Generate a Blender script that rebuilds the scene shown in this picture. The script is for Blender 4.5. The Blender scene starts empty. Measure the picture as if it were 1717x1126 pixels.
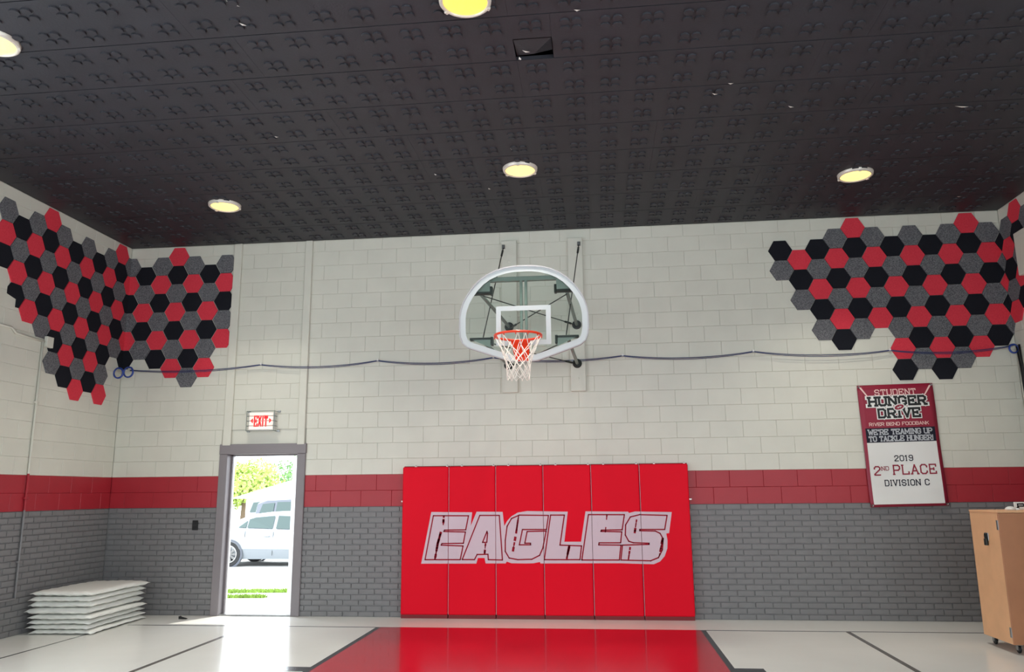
import bpy, math, random
from mathutils import Vector, Matrix
random.seed(7)
SC = bpy.context.scene
COL = SC.collection
W, H = 11.659, 4.973            # room width and ceiling height
YB = -16.0                      # wall behind the camera

# ---------------------------------------------------------------- camera
def make_camera():
    yaw, pitch, roll = -0.1087, 0.1967, -0.0091
    cy, sy, cp, sp, cr, sr = math.cos(yaw), math.sin(yaw), math.cos(pitch), math.sin(pitch), math.cos(roll), math.sin(roll)
    fw = Vector((sy*cp, cy*cp, sp)); rt = Vector((cy, -sy, 0)); up = rt.cross(fw)
    r2 = cr*rt + sr*up; u2 = -sr*rt + cr*up
    cd = bpy.data.cameras.new('camera'); c = bpy.data.objects.new('camera', cd); COL.objects.link(c)
    m = Matrix((r2, u2, -fw)).transposed().to_4x4(); m.translation = (6.5442, -10.071, 1.5189)
    c.matrix_world = m
    cd.sensor_width = 36; cd.lens = 1313.37*36/1717; cd.clip_end = 500
    SC.camera = c
make_camera()

# ---------------------------------------------------------------- light
SKY = 5.0
wd = bpy.data.worlds.new('sky'); SC.world = wd; wd.use_nodes = True
bg = wd.node_tree.nodes['Background']; bg.inputs[0].default_value = (0.86, 0.945, 1.0, 1); bg.inputs[1].default_value = SKY
def sun():
    l = bpy.data.lights.new('sun', 'SUN'); l.energy = 3.0; l.angle = 0.02; l.color = (1, .95, .86)
    o = bpy.data.objects.new('sun', l); COL.objects.link(o)
    d = Vector((-0.36, -0.72, -1.7)); o.rotation_euler = d.to_track_quat('-Z', 'Y').to_euler()
sun()
WZ = {0: (.2, 3.7), 1: (.3, 4.7)}          # sill and head of the windows, left and right wall
WIN_L = [(-7.2, -4.0), (-11.0, -7.8)]
WIN_R = [(-10.6, -7.0), (-14.6, -11.0)]
WIN_F_ADDED = [(1.2, 5.2), (6.4, 10.4)]; WZF = (1.5, 4.6)  # unseen windows behind the camera, added to brighten the back wall
def portal(name, loc, rot, sx, sz):
    l = bpy.data.lights.new(name, 'AREA'); l.shape = 'RECTANGLE'; l.size = sx; l.size_y = sz; l.cycles.is_portal = True
    o = bpy.data.objects.new(name, l); COL.objects.link(o); o.location = loc; o.rotation_euler = rot
for a, b in WIN_L: portal('window_daylight', (-.02, (a+b)/2, sum(WZ[0])/2), (math.pi/2, 0, -math.pi/2), b-a, WZ[0][1]-WZ[0][0])
for a, b in WIN_R: portal('window_daylight', (W+.02, (a+b)/2, sum(WZ[1])/2), (math.pi/2, 0, math.pi/2), b-a, WZ[1][1]-WZ[1][0])
for a, b in WIN_F_ADDED: portal('window_daylight', ((a+b)/2, YB-.02, sum(WZF)/2), (math.pi/2, 0, 0), b-a, WZF[1]-WZF[0])  # daylight through the added front openings
portal('door_daylight', (2.1, .22, 1.02), (-math.pi/2, 0, 0), .95, 2.04)
vs = SC.view_settings; vs.view_transform = 'Standard'; vs.look = 'None'; vs.exposure = 0.52; vs.gamma = 1.0; vs.use_curve_mapping = False
SC.cycles.use_denoising = True
SC.cycles.max_bounces = 8; SC.cycles.diffuse_bounces = 5; SC.cycles.sample_clamp_indirect = 6

# ---------------------------------------------------------------- materials
MATS = {}
def srgb(r, g, b):
    f = lambda c: (c/255/12.92) if c/255 <= .04045 else ((c/255+.055)/1.055)**2.4
    return (f(r), f(g), f(b), 1)
def mat(name, col, rough=.6, metal=0, bump=0, bscale=80, vary=0, vscale=3, emit=0, spec=.5, coat=0):
    m = bpy.data.materials.new(name); m.use_nodes = True; nt = m.node_tree; p = nt.nodes['Principled BSDF']
    p.inputs['Base Color'].default_value = col; p.inputs['Roughness'].default_value = rough; p.inputs['Metallic'].default_value = metal
    p.inputs['Specular IOR Level'].default_value = spec
    if coat: p.inputs['Coat Weight'].default_value = coat; p.inputs['Coat Roughness'].default_value = .05
    if emit: p.inputs['Emission Color'].default_value = col; p.inputs['Emission Strength'].default_value = emit
    geo = nt.nodes.new('ShaderNodeNewGeometry') if (bump or vary) else None
    if bump:
        n = nt.nodes.new('ShaderNodeTexNoise'); n.inputs['Scale'].default_value = bscale; n.inputs['Detail'].default_value = 3
        b = nt.nodes.new('ShaderNodeBump'); b.inputs['Strength'].default_value = bump; b.inputs['Distance'].default_value = .01
        nt.links.new(geo.outputs['Position'], n.inputs['Vector']); nt.links.new(n.outputs['Fac'], b.inputs['Height']); nt.links.new(b.outputs['Normal'], p.inputs['Normal'])
    if vary:
        n = nt.nodes.new('ShaderNodeTexNoise'); n.inputs['Scale'].default_value = vscale; n.inputs['Detail'].default_value = 4
        r = nt.nodes.new('ShaderNodeMapRange'); r.inputs['From Min'].default_value = .3; r.inputs['From Max'].default_value = .7
        r.inputs['To Min'].default_value = 1-vary; r.inputs['To Max'].default_value = 1+vary
        mx = nt.nodes.new('ShaderNodeVectorMath'); mx.operation = 'SCALE'; mx.inputs[0].default_value = col[:3]
        nt.links.new(geo.outputs['Position'], n.inputs['Vector']); nt.links.new(n.outputs['Fac'], r.inputs['Value'])
        nt.links.new(r.outputs['Result'], mx.inputs['Scale']); nt.links.new(mx.outputs['Vector'], p.inputs['Base Color'])
    MATS[name] = m
    return m
CREAM = srgb(209, 207, 195); RED = srgb(162, 34, 46); GREY = srgb(120, 118, 119)
mat('cream_paint', CREAM, .45, bump=.12, bscale=120, vary=.03)
mat('red_paint', RED, .45, bump=.12, bscale=120, vary=.04)
mat('grey_paint', GREY, .5, bump=.2, bscale=160, vary=.05, vscale=9)
mat('trim_grey', srgb(128, 121, 124), .45)
mat('ceiling_black', srgb(40, 40, 47), .58, bump=.15, bscale=60, vary=.12, vscale=2)
mat('void_black', srgb(6, 6, 7), .9)
mat('chip_white', srgb(225, 222, 215), .8)
mat('pad_red', srgb(222, 0, 34), .55, bump=.05, bscale=300, spec=.15)
mat('pad_edge', srgb(120, 8, 20), .5)
mat('print_pink', srgb(208, 188, 198), .5, spec=.2)
mat('print_red', srgb(150, 4, 34), .6, spec=.2)
mat('metal_white', srgb(225, 222, 218), .35, .3)
mat('metal_dark', srgb(42, 46, 44), .45, .4)
mat('metal_olive', srgb(128, 138, 132), .45, .2)
mat('frame_grey', srgb(176, 174, 178), .4)
mat('steel', srgb(150, 150, 150), .3, .9)
mat('black', srgb(16, 16, 17), .5)
mat('white_plastic', srgb(232, 231, 226), .4)
mat('rim_orange', srgb(232, 62, 26), .35)
mat('net_white', srgb(240, 232, 222), .8)
mat('board_white', srgb(196, 201, 203), .4)
mat('cable_blue', srgb(34, 62, 142), .4)
mat('cable_navy', srgb(44, 58, 104), .5)
mat('mat_vinyl', srgb(236, 236, 230), .35, bump=.3, bscale=35)
mat('plywood', srgb(226, 174, 130), .45, vary=.06, vscale=5)
mat('plywood_front', srgb(182, 124, 88), .42, vary=.06, vscale=5)
mat('banner_maroon', srgb(142, 30, 54), .4, spec=.35)
mat('banner_navy', srgb(22, 24, 40), .5, spec=.25)
mat('banner_white', srgb(226, 225, 222), .35)
mat('banner_pink', srgb(236, 196, 190), .4)
mat('banner_grey', srgb(176, 178, 184), .4)
mat('lamp_trim', srgb(214, 206, 196), .35, .2)
mat('concrete', srgb(176, 172, 166), .8, bump=.1, bscale=20, vary=.06)
mat('asphalt', srgb(150, 148, 146), .85, vary=.06)
mat('grass', srgb(112, 142, 52), .9, vary=.2, vscale=12)
mat('bark', srgb(96, 80, 62), .9)
mat('leaf_light', srgb(150, 172, 84), .7, vary=.25, vscale=2)
mat('leaf_green', srgb(104, 148, 84), .7, vary=.25, vscale=2)
mat('car_silver', srgb(128, 134, 140), .3, .2, coat=.5)
mat('car_dark', srgb(70, 74, 84), .3, .3, coat=.5)
mat('car_glass', srgb(44, 62, 60), .08)
mat('tyre', srgb(30, 30, 32), .8)
mat('house_white', srgb(196, 190, 180), .7)
mat('house_roof', srgb(158, 152, 146), .8, vary=.06)
mat('house_window', srgb(70, 96, 96), .15)
mat('door_paint', srgb(150, 152, 158), .4)
mat('sign_red', srgb(225, 30, 34), .5, emit=.9)

def felt(name, c1, c2, lo, hi):
    m = bpy.data.materials.new(name); m.use_nodes = True; nt = m.node_tree; p = nt.nodes['Principled BSDF']
    g = nt.nodes.new('ShaderNodeNewGeometry'); n = nt.nodes.new('ShaderNodeTexNoise'); n.inputs['Scale'].default_value = 95; n.inputs['Detail'].default_value = 4; n.inputs['Roughness'].default_value = .7
    r = nt.nodes.new('ShaderNodeValToRGB'); r.color_ramp.elements[0].position = lo; r.color_ramp.elements[1].position = hi
    r.color_ramp.elements[0].color = c1; r.color_ramp.elements[1].color = c2
    nt.links.new(g.outputs['Position'], n.inputs['Vector']); nt.links.new(n.outputs['Fac'], r.inputs['Fac']); nt.links.new(r.outputs['Color'], p.inputs['Base Color'])
    p.inputs['Roughness'].default_value = .95; p.inputs['Specular IOR Level'].default_value = .15
    MATS[name] = m
felt('felt_red', srgb(204, 50, 66), srgb(222, 68, 82), .3, .7)
felt('felt_black', srgb(24, 25, 31), srgb(32, 33, 40), .3, .7)
felt('felt_grey', srgb(62, 63, 68), srgb(132, 131, 134), .36, .66)

def zone_paint(name, rough=.45):     # paint follows the three colour zones of the wall by height
    m = bpy.data.materials.new(name); m.use_nodes = True; nt = m.node_tree; p = nt.nodes['Principled BSDF']
    g = nt.nodes.new('ShaderNodeNewGeometry'); s = nt.nodes.new('ShaderNodeSeparateXYZ'); nt.links.new(g.outputs['Position'], s.inputs[0])
    d = nt.nodes.new('ShaderNodeMath'); d.operation = 'DIVIDE'; d.inputs[1].default_value = 5; nt.links.new(s.outputs['Z'], d.inputs[0])
    r = nt.nodes.new('ShaderNodeValToRGB'); r.color_ramp.interpolation = 'CONSTANT'
    r.color_ramp.elements[0].color = GREY; r.color_ramp.elements[1].position = 1.3547/5; r.color_ramp.elements[1].color = RED
    e = r.color_ramp.elements.new(1.7607/5); e.color = CREAM
    nt.links.new(d.outputs[0], r.inputs['Fac']); nt.links.new(r.outputs['Color'], p.inputs['Base Color']); p.inputs['Roughness'].default_value = rough
    MATS[name] = m
zone_paint('wall_paint')

def floor_material():
    m = mat('floor_cream', srgb(230, 229, 224), .18, spec=.3, coat=0, vary=.03, vscale=1.2)
    nt = m.node_tree; p = nt.nodes['Principled BSDF']; p.inputs['Coat Roughness'].default_value = .03
    g = nt.nodes.new('ShaderNodeNewGeometry'); n = nt.nodes.new('ShaderNodeTexNoise'); n.inputs['Scale'].default_value = 2.2; n.inputs['Detail'].default_value = 2
    b = nt.nodes.new('ShaderNodeBump'); b.inputs['Strength'].default_value = .05; b.inputs['Distance'].default_value = .02
    nt.links.new(g.outputs['Position'], n.inputs['Vector']); nt.links.new(n.outputs['Fac'], b.inputs['Height']); nt.links.new(b.outputs['Normal'], p.inputs['Normal'])
floor_material()
def floor_paint(name, col):
    m = mat(name, col, .2, spec=.6, coat=.4, vary=.05, vscale=6)
    nt = m.node_tree; p = nt.nodes['Principled BSDF']; p.inputs['Coat Roughness'].default_value = .06
floor_paint('floor_red', srgb(196, 22, 44)); floor_paint('floor_black', srgb(28, 28, 32)); floor_paint('floor_line_grey', srgb(104, 100, 94))

def glass_mat(name, tint, gloss):
    m = bpy.data.materials.new(name); m.use_nodes = True; nt = m.node_tree; nt.nodes.clear()
    o = nt.nodes.new('ShaderNodeOutputMaterial'); mx = nt.nodes.new('ShaderNodeMixShader'); t = nt.nodes.new('ShaderNodeBsdfTransparent'); g = nt.nodes.new('ShaderNodeBsdfGlossy')
    t.inputs[0].default_value = tint; g.inputs['Roughness'].default_value = .02; mx.inputs[0].default_value = gloss
    nt.links.new(t.outputs[0], mx.inputs[1]); nt.links.new(g.outputs[0], mx.inputs[2]); nt.links.new(mx.outputs[0], o.inputs[0])
    MATS[name] = m
glass_mat('backboard_glass', (.93, .97, .95, 1), .045)
glass_mat('window_glass', (.97, .98, .98, 1), .04)

def lens_mat(name, c, strength):
    m = bpy.data.materials.new(name); m.use_nodes = True; nt = m.node_tree; p = nt.nodes['Principled BSDF']
    p.inputs['Base Color'].default_value = c; p.inputs['Roughness'].default_value = .3
    g = nt.nodes.new('ShaderNodeNewGeometry'); v = nt.nodes.new('ShaderNodeTexVoronoi'); v.inputs['Scale'].default_value = 90
    r = nt.nodes.new('ShaderNodeMapRange'); r.inputs['From Max'].default_value = .6; r.inputs['To Min'].default_value = strength*1.08; r.inputs['To Max'].default_value = strength*.8
    nt.links.new(g.outputs['Position'], v.inputs['Vector']); nt.links.new(v.outputs['Distance'], r.inputs['Value'])
    p.inputs['Emission Color'].default_value = c; nt.links.new(r.outputs['Result'], p.inputs['Emission Strength'])
    MATS[name] = m
lens_mat('lamp_lens_amber', (1.0, .66, .10, 1), .85)
lens_mat('lamp_lens_warm', (1.0, .76, .24, 1), 1.15)
lens_mat('sign_face', (1.0, .80, .70, 1), .35)

# ---------------------------------------------------------------- mesh helpers
class MB:
    def __init__(s): s.v = []; s.f = []; s.m = []
    def add(s, vs, fs, mi=0):
        o = len(s.v); s.v += [tuple(v) for v in vs]; s.f += [tuple(i+o for i in f) for f in fs]; s.m += [mi]*len(fs); return s
    def box(s, a, b, mi=0):
        x0, y0, z0 = a; x1, y1, z1 = b
        return s.add([(x0,y0,z0),(x1,y0,z0),(x1,y1,z0),(x0,y1,z0),(x0,y0,z1),(x1,y0,z1),(x1,y1,z1),(x0,y1,z1)],
                     [(0,3,2,1),(4,5,6,7),(0,1,5,4),(1,2,6,5),(2,3,7,6),(3,0,4,7)], mi)
    def bbox(s, a, b, c=.006, mi=0):          # box with chamfered edges
        x = (a[0], b[0]); y = (a[1], b[1]); z = (a[2], b[2]); V = {}; L = []
        for i in (0,1):
            for j in (0,1):
                for k in (0,1):
                    for ax in range(3):
                        p = [x[i], y[j], z[k]]
                        for q in range(3):
                            if q != ax: p[q] += c*(1 if (i,j,k)[q] == 0 else -1)
                        V[(i,j,k,ax)] = len(L); L.append(tuple(p))
        F = []
        for ax in range(3):
            o1, o2 = [(1,2),(2,0),(0,1)][ax]
            for sgn in (0,1):
                q = []
                for u, w in ((0,0),(1,0),(1,1),(0,1)):
                    ijk = [0,0,0]; ijk[ax] = sgn; ijk[o1] = u; ijk[o2] = w; q.append(V[tuple(ijk)+(ax,)])
                F.append(tuple(q) if sgn else tuple(reversed(q)))
        for ax in range(3):
            o1, o2 = [(1,2),(2,0),(0,1)][ax]
            for u in (0,1):
                for w in (0,1):
                    e = []
                    for t in (0,1):
                        ijk = [0,0,0]; ijk[ax] = t; ijk[o1] = u; ijk[o2] = w; e.append(tuple(ijk))
                    q = (V[e[0]+(o1,)], V[e[1]+(o1,)], V[e[1]+(o2,)], V[e[0]+(o2,)])
                    F.append(q if (u+w) % 2 else tuple(reversed(q)))
        for i in (0,1):
            for j in (0,1):
                for k in (0,1):
                    t = (V[(i,j,k,0)], V[(i,j,k,1)], V[(i,j,k,2)])
                    F.append(t if (i+j+k) % 2 else tuple(reversed(t)))
        return s.add(L, F, mi)
    def quad(s, a, b, c, d, mi=0): return s.add([a,b,c,d], [(0,1,2,3)], mi)
    def tube(s, pts, r, n=6, mi=0, closed=False, r1=None):
        pts = [Vector(p) for p in pts]; N = len(pts); rings = []; prev = None
        for i, p in enumerate(pts):
            if closed: d = pts[(i+1) % N]-pts[i-1]
            else: d = pts[min(i+1, N-1)]-pts[max(i-1, 0)]
            d.normalize()
            if prev is None:
                a = Vector((0,0,1)) if abs(d.z) < .9 else Vector((1,0,0)); u = d.cross(a).normalized()
            else:
                u = (prev-d*prev.dot(d)).normalized()
            prev = u; w = d.cross(u); rr = r if r1 is None else r+(r1-r)*i/max(1, N-1)
            rings.append([p+rr*(math.cos(2*math.pi*k/n)*u+math.sin(2*math.pi*k/n)*w) for k in range(n)])
        V = [v for R in rings for v in R]; F = []
        for i in range(N if closed else N-1):
            j = (i+1) % N
            for k in range(n): F.append((i*n+k, i*n+(k+1) % n, j*n+(k+1) % n, j*n+k))
        if not closed: F.append(tuple(range(n-1, -1, -1))); F.append(tuple((N-1)*n+k for k in range(n)))
        return s.add(V, F, mi)
    def lathe(s, prof, c=(0,0,0), n=24, mi=0, axis='z'):
        V = []; F = []; P = len(prof)
        for i in range(n):
            a = 2*math.pi*i/n
            for r, h in prof:
                p = (r*math.cos(a), r*math.sin(a), h)
                if axis == 'y': p = (p[0], p[2], p[1])
                if axis == 'x': p = (p[2], p[0], p[1])
                V.append((p[0]+c[0], p[1]+c[1], p[2]+c[2]))
        for i in range(n):
            j = (i+1) % n
            for k in range(P-1): F.append((i*P+k, j*P+k, j*P+k+1, i*P+k+1))
        return s.add(V, F, mi)
    def prism(s, poly, y0, y1, mi=0):           # polygon in x,z extruded along y
        n = len(poly); V = [(x, y0, z) for x, z in poly]+[(x, y1, z) for x, z in poly]
        F = [tuple(range(n)), tuple(range(2*n-1, n-1, -1))]+[(i, (i+1) % n+n-0 if False else i+n, (i+1) % n+n, (i+1) % n) for i in range(n)]
        return s.add(V, F, mi)
    def mesh(s, name, mats, smooth=False):
        me = bpy.data.meshes.new(name); me.from_pydata(s.v, [], s.f)
        for m in ([mats] if isinstance(mats, str) else mats): me.materials.append(MATS[m])
        if any(s.m): me.polygons.foreach_set('material_index', s.m)
        if smooth: me.polygons.foreach_set('use_smooth', [True]*len(s.f))
        me.update(); return me
    def build(s, name, mats, parent=None, loc=(0,0,0), rot=(0,0,0), smooth=False):
        return link(name, s.mesh(name, mats, smooth), parent, loc, rot)
def link(name, data, parent=None, loc=(0,0,0), rot=(0,0,0)):
    o = bpy.data.objects.new(name, data); COL.objects.link(o); o.parent = parent; o.location = loc; o.rotation_euler = rot; return o
def tag(o, label, cat, group=None):
    o['label'] = label; o['category'] = cat
    if group: o['group'] = group
    return o
def struct(o): o['kind'] = 'structure'; return o
def stuff(o): o['kind'] = 'stuff'; return o
def thing(name, label, cat, loc=(0,0,0), rot=(0,0,0), group=None): return tag(link(name, None, None, loc, rot), label, cat, group)

# ================================================================ THE SETTING
BL, BH, KH = .4064, .2032, .06773          # block length and course, brick course
GT, RT = 20*KH, 20*KH+2*BH                 # top of grey, top of red stripe
DX0, DX1 = 1.515, 2.70                     # outside of the door frame

fl = struct(MB().box((-.3, YB-.3, -.2), (W+.3, .06, 0)).build('floor', 'floor_cream'))
def marking(name, x0, y0, x1, y1, m, z=.0015):
    return MB().box((x0, y0, .0002), (x1, y1, z), 0).build(name, m, fl)
KX0, KX1, KY = 3.97, 7.60, -.745
marking('key_paint', KX0, -6.6, KX1, KY, 'floor_red', .0012)
marking('key_border', KX0-.055, -6.6, KX0, KY, 'floor_black'); marking('key_border', KX1, -6.6, KX1+.055, KY, 'floor_black')
marking('court_line', .86, KY-.02, W-.86, KY+.012, 'floor_black', .001)
marking('court_line', .76, -9, .785, KY+.012, 'floor_black'); marking('court_line', W-.79, -9, W-.765, KY+.012, 'floor_black')
marking('court_line', 9.14, -9, 9.19, KY-.02, 'floor_line_grey'); marking('court_line', 2.37, -9, 2.42, KY-.02, 'floor_line_grey')
marking('lane_block', KX1+.055, -2.83, KX1+.30, -2.66, 'floor_black'); marking('lane_block', KX0-.30, -3.03, KX0-.055, -2.86, 'floor_black')
marking('court_line', .8, -3.32, 3.0, -3.28, 'floor_line_grey')

JD = .012                                    # depth of the joints
wb = MB()
wb.box((-.3, JD, 0), (DX0+.06, .22, H+.4)).box((DX1-.06, JD, 0), (W+.3, .22, H+.4)).box((DX0+.06, JD, 2.10), (DX1-.06, .22, H+.4))
wall_back = struct(wb.build('wall_back', 'wall_paint'))
def side_wall(name, x0, x1, wins, zz):
    m = MB(); y = 0.0; WIN_Z0, WIN_Z1 = zz
    for a, b in sorted(wins, reverse=True):
        m.box((x0, b, 0), (x1, y, H+.4)); m.box((x0, a, 0), (x1, b, WIN_Z0)); m.box((x0, a, WIN_Z1), (x1, b, H+.4)); y = a
    m.box((x0, YB, 0), (x1, y, H+.4))
    return struct(m.build(name, 'wall_paint'))
wall_left = side_wall('wall_left', -.3, -JD, WIN_L, WZ[0])
wall_right = side_wall('wall_right', W+JD, W+.3, WIN_R, WZ[1])
wf = MB(); xf = -.3
for a, b in WIN_F_ADDED: wf.box((xf, YB-.3, 0), (a, YB, H+.4)); wf.box((a, YB-.3, 0), (b, YB, WZF[0])); wf.box((a, YB-.3, WZF[1]), (b, YB, H+.4)); xf = b
wf.box((xf, YB-.3, 0), (W+.3, YB, H+.4)); struct(wf.build('wall_front', 'wall_paint'))
nwin = len(WIN_L)+len(WIN_R)
for a, b in WIN_F_ADDED:  # frames and panes of the added, unseen front windows
    nwin += 1; t = struct(link('window_%d' % nwin, None, None, ((a+b)/2, YB-.15, WZF[0]))); w2, h = (b-a)/2, WZF[1]-WZF[0]
    f = MB().box((-w2, -.04, 0), (-w2+.06, .04, h)).box((w2-.06, -.04, 0), (w2, .04, h)).box((-w2, -.04, 0), (w2, .04, .06)).box((-w2, -.04, h-.06), (w2, .04, h)).box((-.03, -.03, 0), (.03, .03, h))
    f.build('window_frame', 'trim_grey', t)
    for s in (-1, 1): MB().box((min(s*.03, s*(w2-.06)), -.004, .06), (max(s*.03, s*(w2-.06)), .004, h-.06)).build('pane', 'window_glass', t)
nwin = 0
for side, wins in ((0, WIN_L), (1, WIN_R)):
    for a, b in wins:
        nwin += 1; WIN_Z0, WIN_Z1 = WZ[side]; x = -.15 if side == 0 else W+.15
        t = struct(link('window_%d' % nwin, None, None, (x, (a+b)/2, WIN_Z0)))
        w2, h = (b-a)/2, WIN_Z1-WIN_Z0; f = MB()
        f.box((-.04, -w2, 0), (.04, -w2+.06, h)).box((-.04, w2-.06, 0), (.04, w2, h)).box((-.04, -w2, 0), (.04, w2, .06)).box((-.04, -w2, h-.06), (.04, w2, h)).box((-.03, -.03, 0), (.03, .03, h))
        f.build('window_frame', 'trim_grey', t)
        for s in (-1, 1): MB().box((-.004, min(s*.03, s*(w2-.06)), .06), (.004, max(s*.03, s*(w2-.06)), h-.06)).build('pane', 'window_glass', t)

PIECE = {}
def piece(L, h, m, bev, joint, dep=None):
    dep = .0045 if m != 'grey_paint' else JD+.001; k = (round(L, 3), round(h, 3), m)
    if k not in PIECE:
        x0, x1, z0, z1 = joint/2, L-joint/2, joint/2, h-joint/2; b = bev
        PIECE[k] = MB().add([(x0,dep,z0),(x1,dep,z0),(x1,dep,z1),(x0,dep,z1),(x0+b,0,z0+b),(x1-b,0,z0+b),(x1-b,0,z1-b),(x0+b,0,z1-b)],
            [(4,5,6,7),(0,1,5,4),(1,2,6,5),(2,3,7,6),(3,0,4,7)]).mesh('piece', m)
    return PIECE[k]
TILES = []                                  # filled below; needed for choosing which blocks show
PADX0, PADX1, PADZ = 4.03, 7.624, 1.846
def hidden_back(x0, x1, z0, z1):
    cx, cz = (x0+x1)/2, (z0+z1)/2
    if PADX0-.02 < x0 and x1 < PADX1+.02 and z1 < 1.8: return True
    if x0 > 10.45 and z1 < 1.0: return True
    if x1 < .78 and z1 < .35: return True
    return (9.75 < x0 and 3.55 < z0 and z1 < 4.6) or (x1 < 1.25 and 3.4 < z0 and z1 < 4.6) or (9.8 < x0 and x1 < 10.6 and 1.4 < z0 and z1 < 2.7)
def courses(u0, u1, cut, z_list, L, off, m):
    out = []
    for i, z0, h in z_list:
        o = off[i % 2]; k = math.floor((u0-o)/L)
        while o+k*L < u1:
            a, b = max(u0, o+k*L), min(u1, o+(k+1)*L); k += 1
            segs = [(a, b)]
            if cut and z0 < cut[2]:
                segs = [s for s in ((a, min(b, cut[0])), (max(a, cut[1]), b))]
            out += [(s0, s1, z0, h, m) for s0, s1 in segs if s1-s0 > .03]
    return out
cream_rows = [(k, RT+k*BH, min(BH, H-RT-k*BH)) for k in range(16)]
red_rows = [(k, GT+k*BH, BH) for k in range(2)]
brick_rows = [(k, GT-(k+1)*KH, KH) for k in range(20)]
def lay(wall, place, hidden, near, u0, u1, cut, limit):
    sets = [('block', courses(u0, u1, cut, cream_rows, BL, (.207, .004), 'cream_paint'), .0035, .0006),
            ('stripe_block', courses(u0, u1, cut, red_rows, BL, (.207, .004), 'red_paint'), .0035, .0006),
            ('brick', courses(u0, u1, cut, brick_rows, .2032, (.114, .012), 'grey_paint'), .003, .010)]
    for name, lst, bev, joint in sets:
        lst.sort(key=lambda q: (hidden(q[0], q[1], q[2], q[2]+q[3]), near(q)))
        rest = MB()
        for i, (a, b, z, h, m) in enumerate(lst):
            if i < limit and not hidden(a, b, z, z+h):
                loc, rz = place(a, z); link(name, piece(b-a, h, m, bev, joint), wall, loc, (0, 0, rz))
            else:
                me = piece(b-a, h, m, bev, joint); loc, rz = place(a, z); R = Matrix.Translation(loc) @ Matrix.Rotation(rz, 4, 'Z')
                rest.add([R @ v.co for v in me.vertices], [tuple(p.vertices) for p in me.polygons])
        if rest.v: stuff(rest.build(name+'_field', lst[0][4], wall))
lay(wall_back, lambda u, z: ((u, 0, z), 0), hidden_back, lambda q: -(q[0] if q[2] > GT-.01 else q[0]*.5+(3 if 2.7 < q[0] < 4.1 else 0)), 0, W, (DX0+.01, DX1-.01, 2.17), 300)
lay(wall_left, lambda u, z: ((0, u, z), math.pi/2), lambda a, b, z0, z1: b < -3.2 or (z1 < .4 and a > -1.2), lambda q: -q[1], -4.4, 0, None, 300)
lay(wall_right, lambda u, z: ((W, -u, z), -math.pi/2), lambda a, b, z0, z1: a > .7 or z1 < 2.6, lambda q: q[0], 0, 4.0, None, 300)

# vertical chases either side of the door, up to the ceiling
struct(MB().bbox((1.548, -.035, 2.16), (1.66, .0, H-.004), .006).build('trim_1', 'cream_paint'))
struct(MB().bbox((2.580, -.035, 2.16), (2.68, .0, H-.004), .006).build('trim_2', 'cream_paint'))

# doorway
df = struct(link('door_1', None, None, (2.1, 0, 0)))
OX0, OX1, OZ = 1.625, 2.585, 2.045
def dpart(name, a, b, m='trim_grey', c=.006): return MB().bbox((a[0]-2.1, a[1], a[2]), (b[0]-2.1, b[1], b[2]), c).build(name, m, df)
dpart('frame_jamb', (DX0, -.025, 0), (OX0, .22, OZ)); dpart('frame_jamb', (OX1, -.025, 0), (DX1, .22, OZ))
dpart('frame_header', (DX0-.003, -.032, OZ), (DX1+.008, .22, 2.178))
dpart('door_stop', (OX0, .10, 0), (OX0+.022, .14, OZ), c=.003); dpart('door_stop', (OX0, .10, OZ-.022), (OX1, .14, OZ), c=.003)
dpart('weather_strip', (OX0, .145, 0), (OX0+.016, .19, OZ-.03), 'metal_white', .003)
dpart('threshold', (OX0, -.01, 0), (OX1, .24, .018), 'steel', .004)
leaf = MB().bbox((0, 0, .012), (.045, .93, 2.03), .004).build('door_leaf', 'door_paint', df, (OX1-2.1-.02, .20, 0), (0, 0, .50))
MB().box((-.03, .06, .98), (0, .87, 1.02)).build('push_bar', 'steel', leaf)
for z in (.25, 1.0, 1.8): MB().tube([(-.008, -.01, z), (-.008, -.01, z+.1)], .011, 8).build('hinge', 'steel', leaf)

# ceiling of grooved panels, each cell punched with four round recesses
CELL = .3048
def ceil_cell(m, cx, cy):
    def q(x, y, z=0.0): return (cx+x, cy+y, z)
    h, s, R = CELL/2, .089, .037
    O = [(-h,-h),(h,-h),(h,h),(-h,h)]; I = [(-s,-s),(s,-s),(s,s),(-s,s)]
    for k in range(4):
        a, b, c, d = O[k], O[(k+1) % 4], I[(k+1) % 4], I[k]; m.add([q(*d), q(*c), q(*b), q(*a)], [(0,1,2,3)])
    n = 12
    for ox in (-s/2, s/2):
        for oy in (-s/2, s/2):
            sq = []; ci = []; up = []
            for k in range(n):
                a = 2*math.pi*(k+.5)/n; c_, s_ = math.cos(a), math.sin(a); t = (s/2)/max(abs(c_), abs(s_))
                sq.append(q(ox+c_*t, oy+s_*t)); ci.append(q(ox+c_*R, oy+s_*R)); up.append(q(ox+c_*R*.96, oy+s_*R*.96, -.013))
            V = sq+ci+up
            F = [(k, k+n, (k+1) % n+n, (k+1) % n) for k in range(n)]+[(k+n, k+2*n, (k+1) % n+2*n, (k+1) % n+n) for k in range(n)]
            # corners of the sub-square
            for sx, sy in ((1,1),(-1,1),(-1,-1),(1,-1)):
                ang = math.atan2(sy, sx) % (2*math.pi); k0 = int((ang/(2*math.pi)*n)-.5) % n
                V.append(q(ox+sx*s/2, oy+sy*s/2)); F.append((k0, (k0+1) % n, len(V)-1))
            F.append(tuple(range(2*n, 3*n))); m.add(V, F)
PAN = {}
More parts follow.
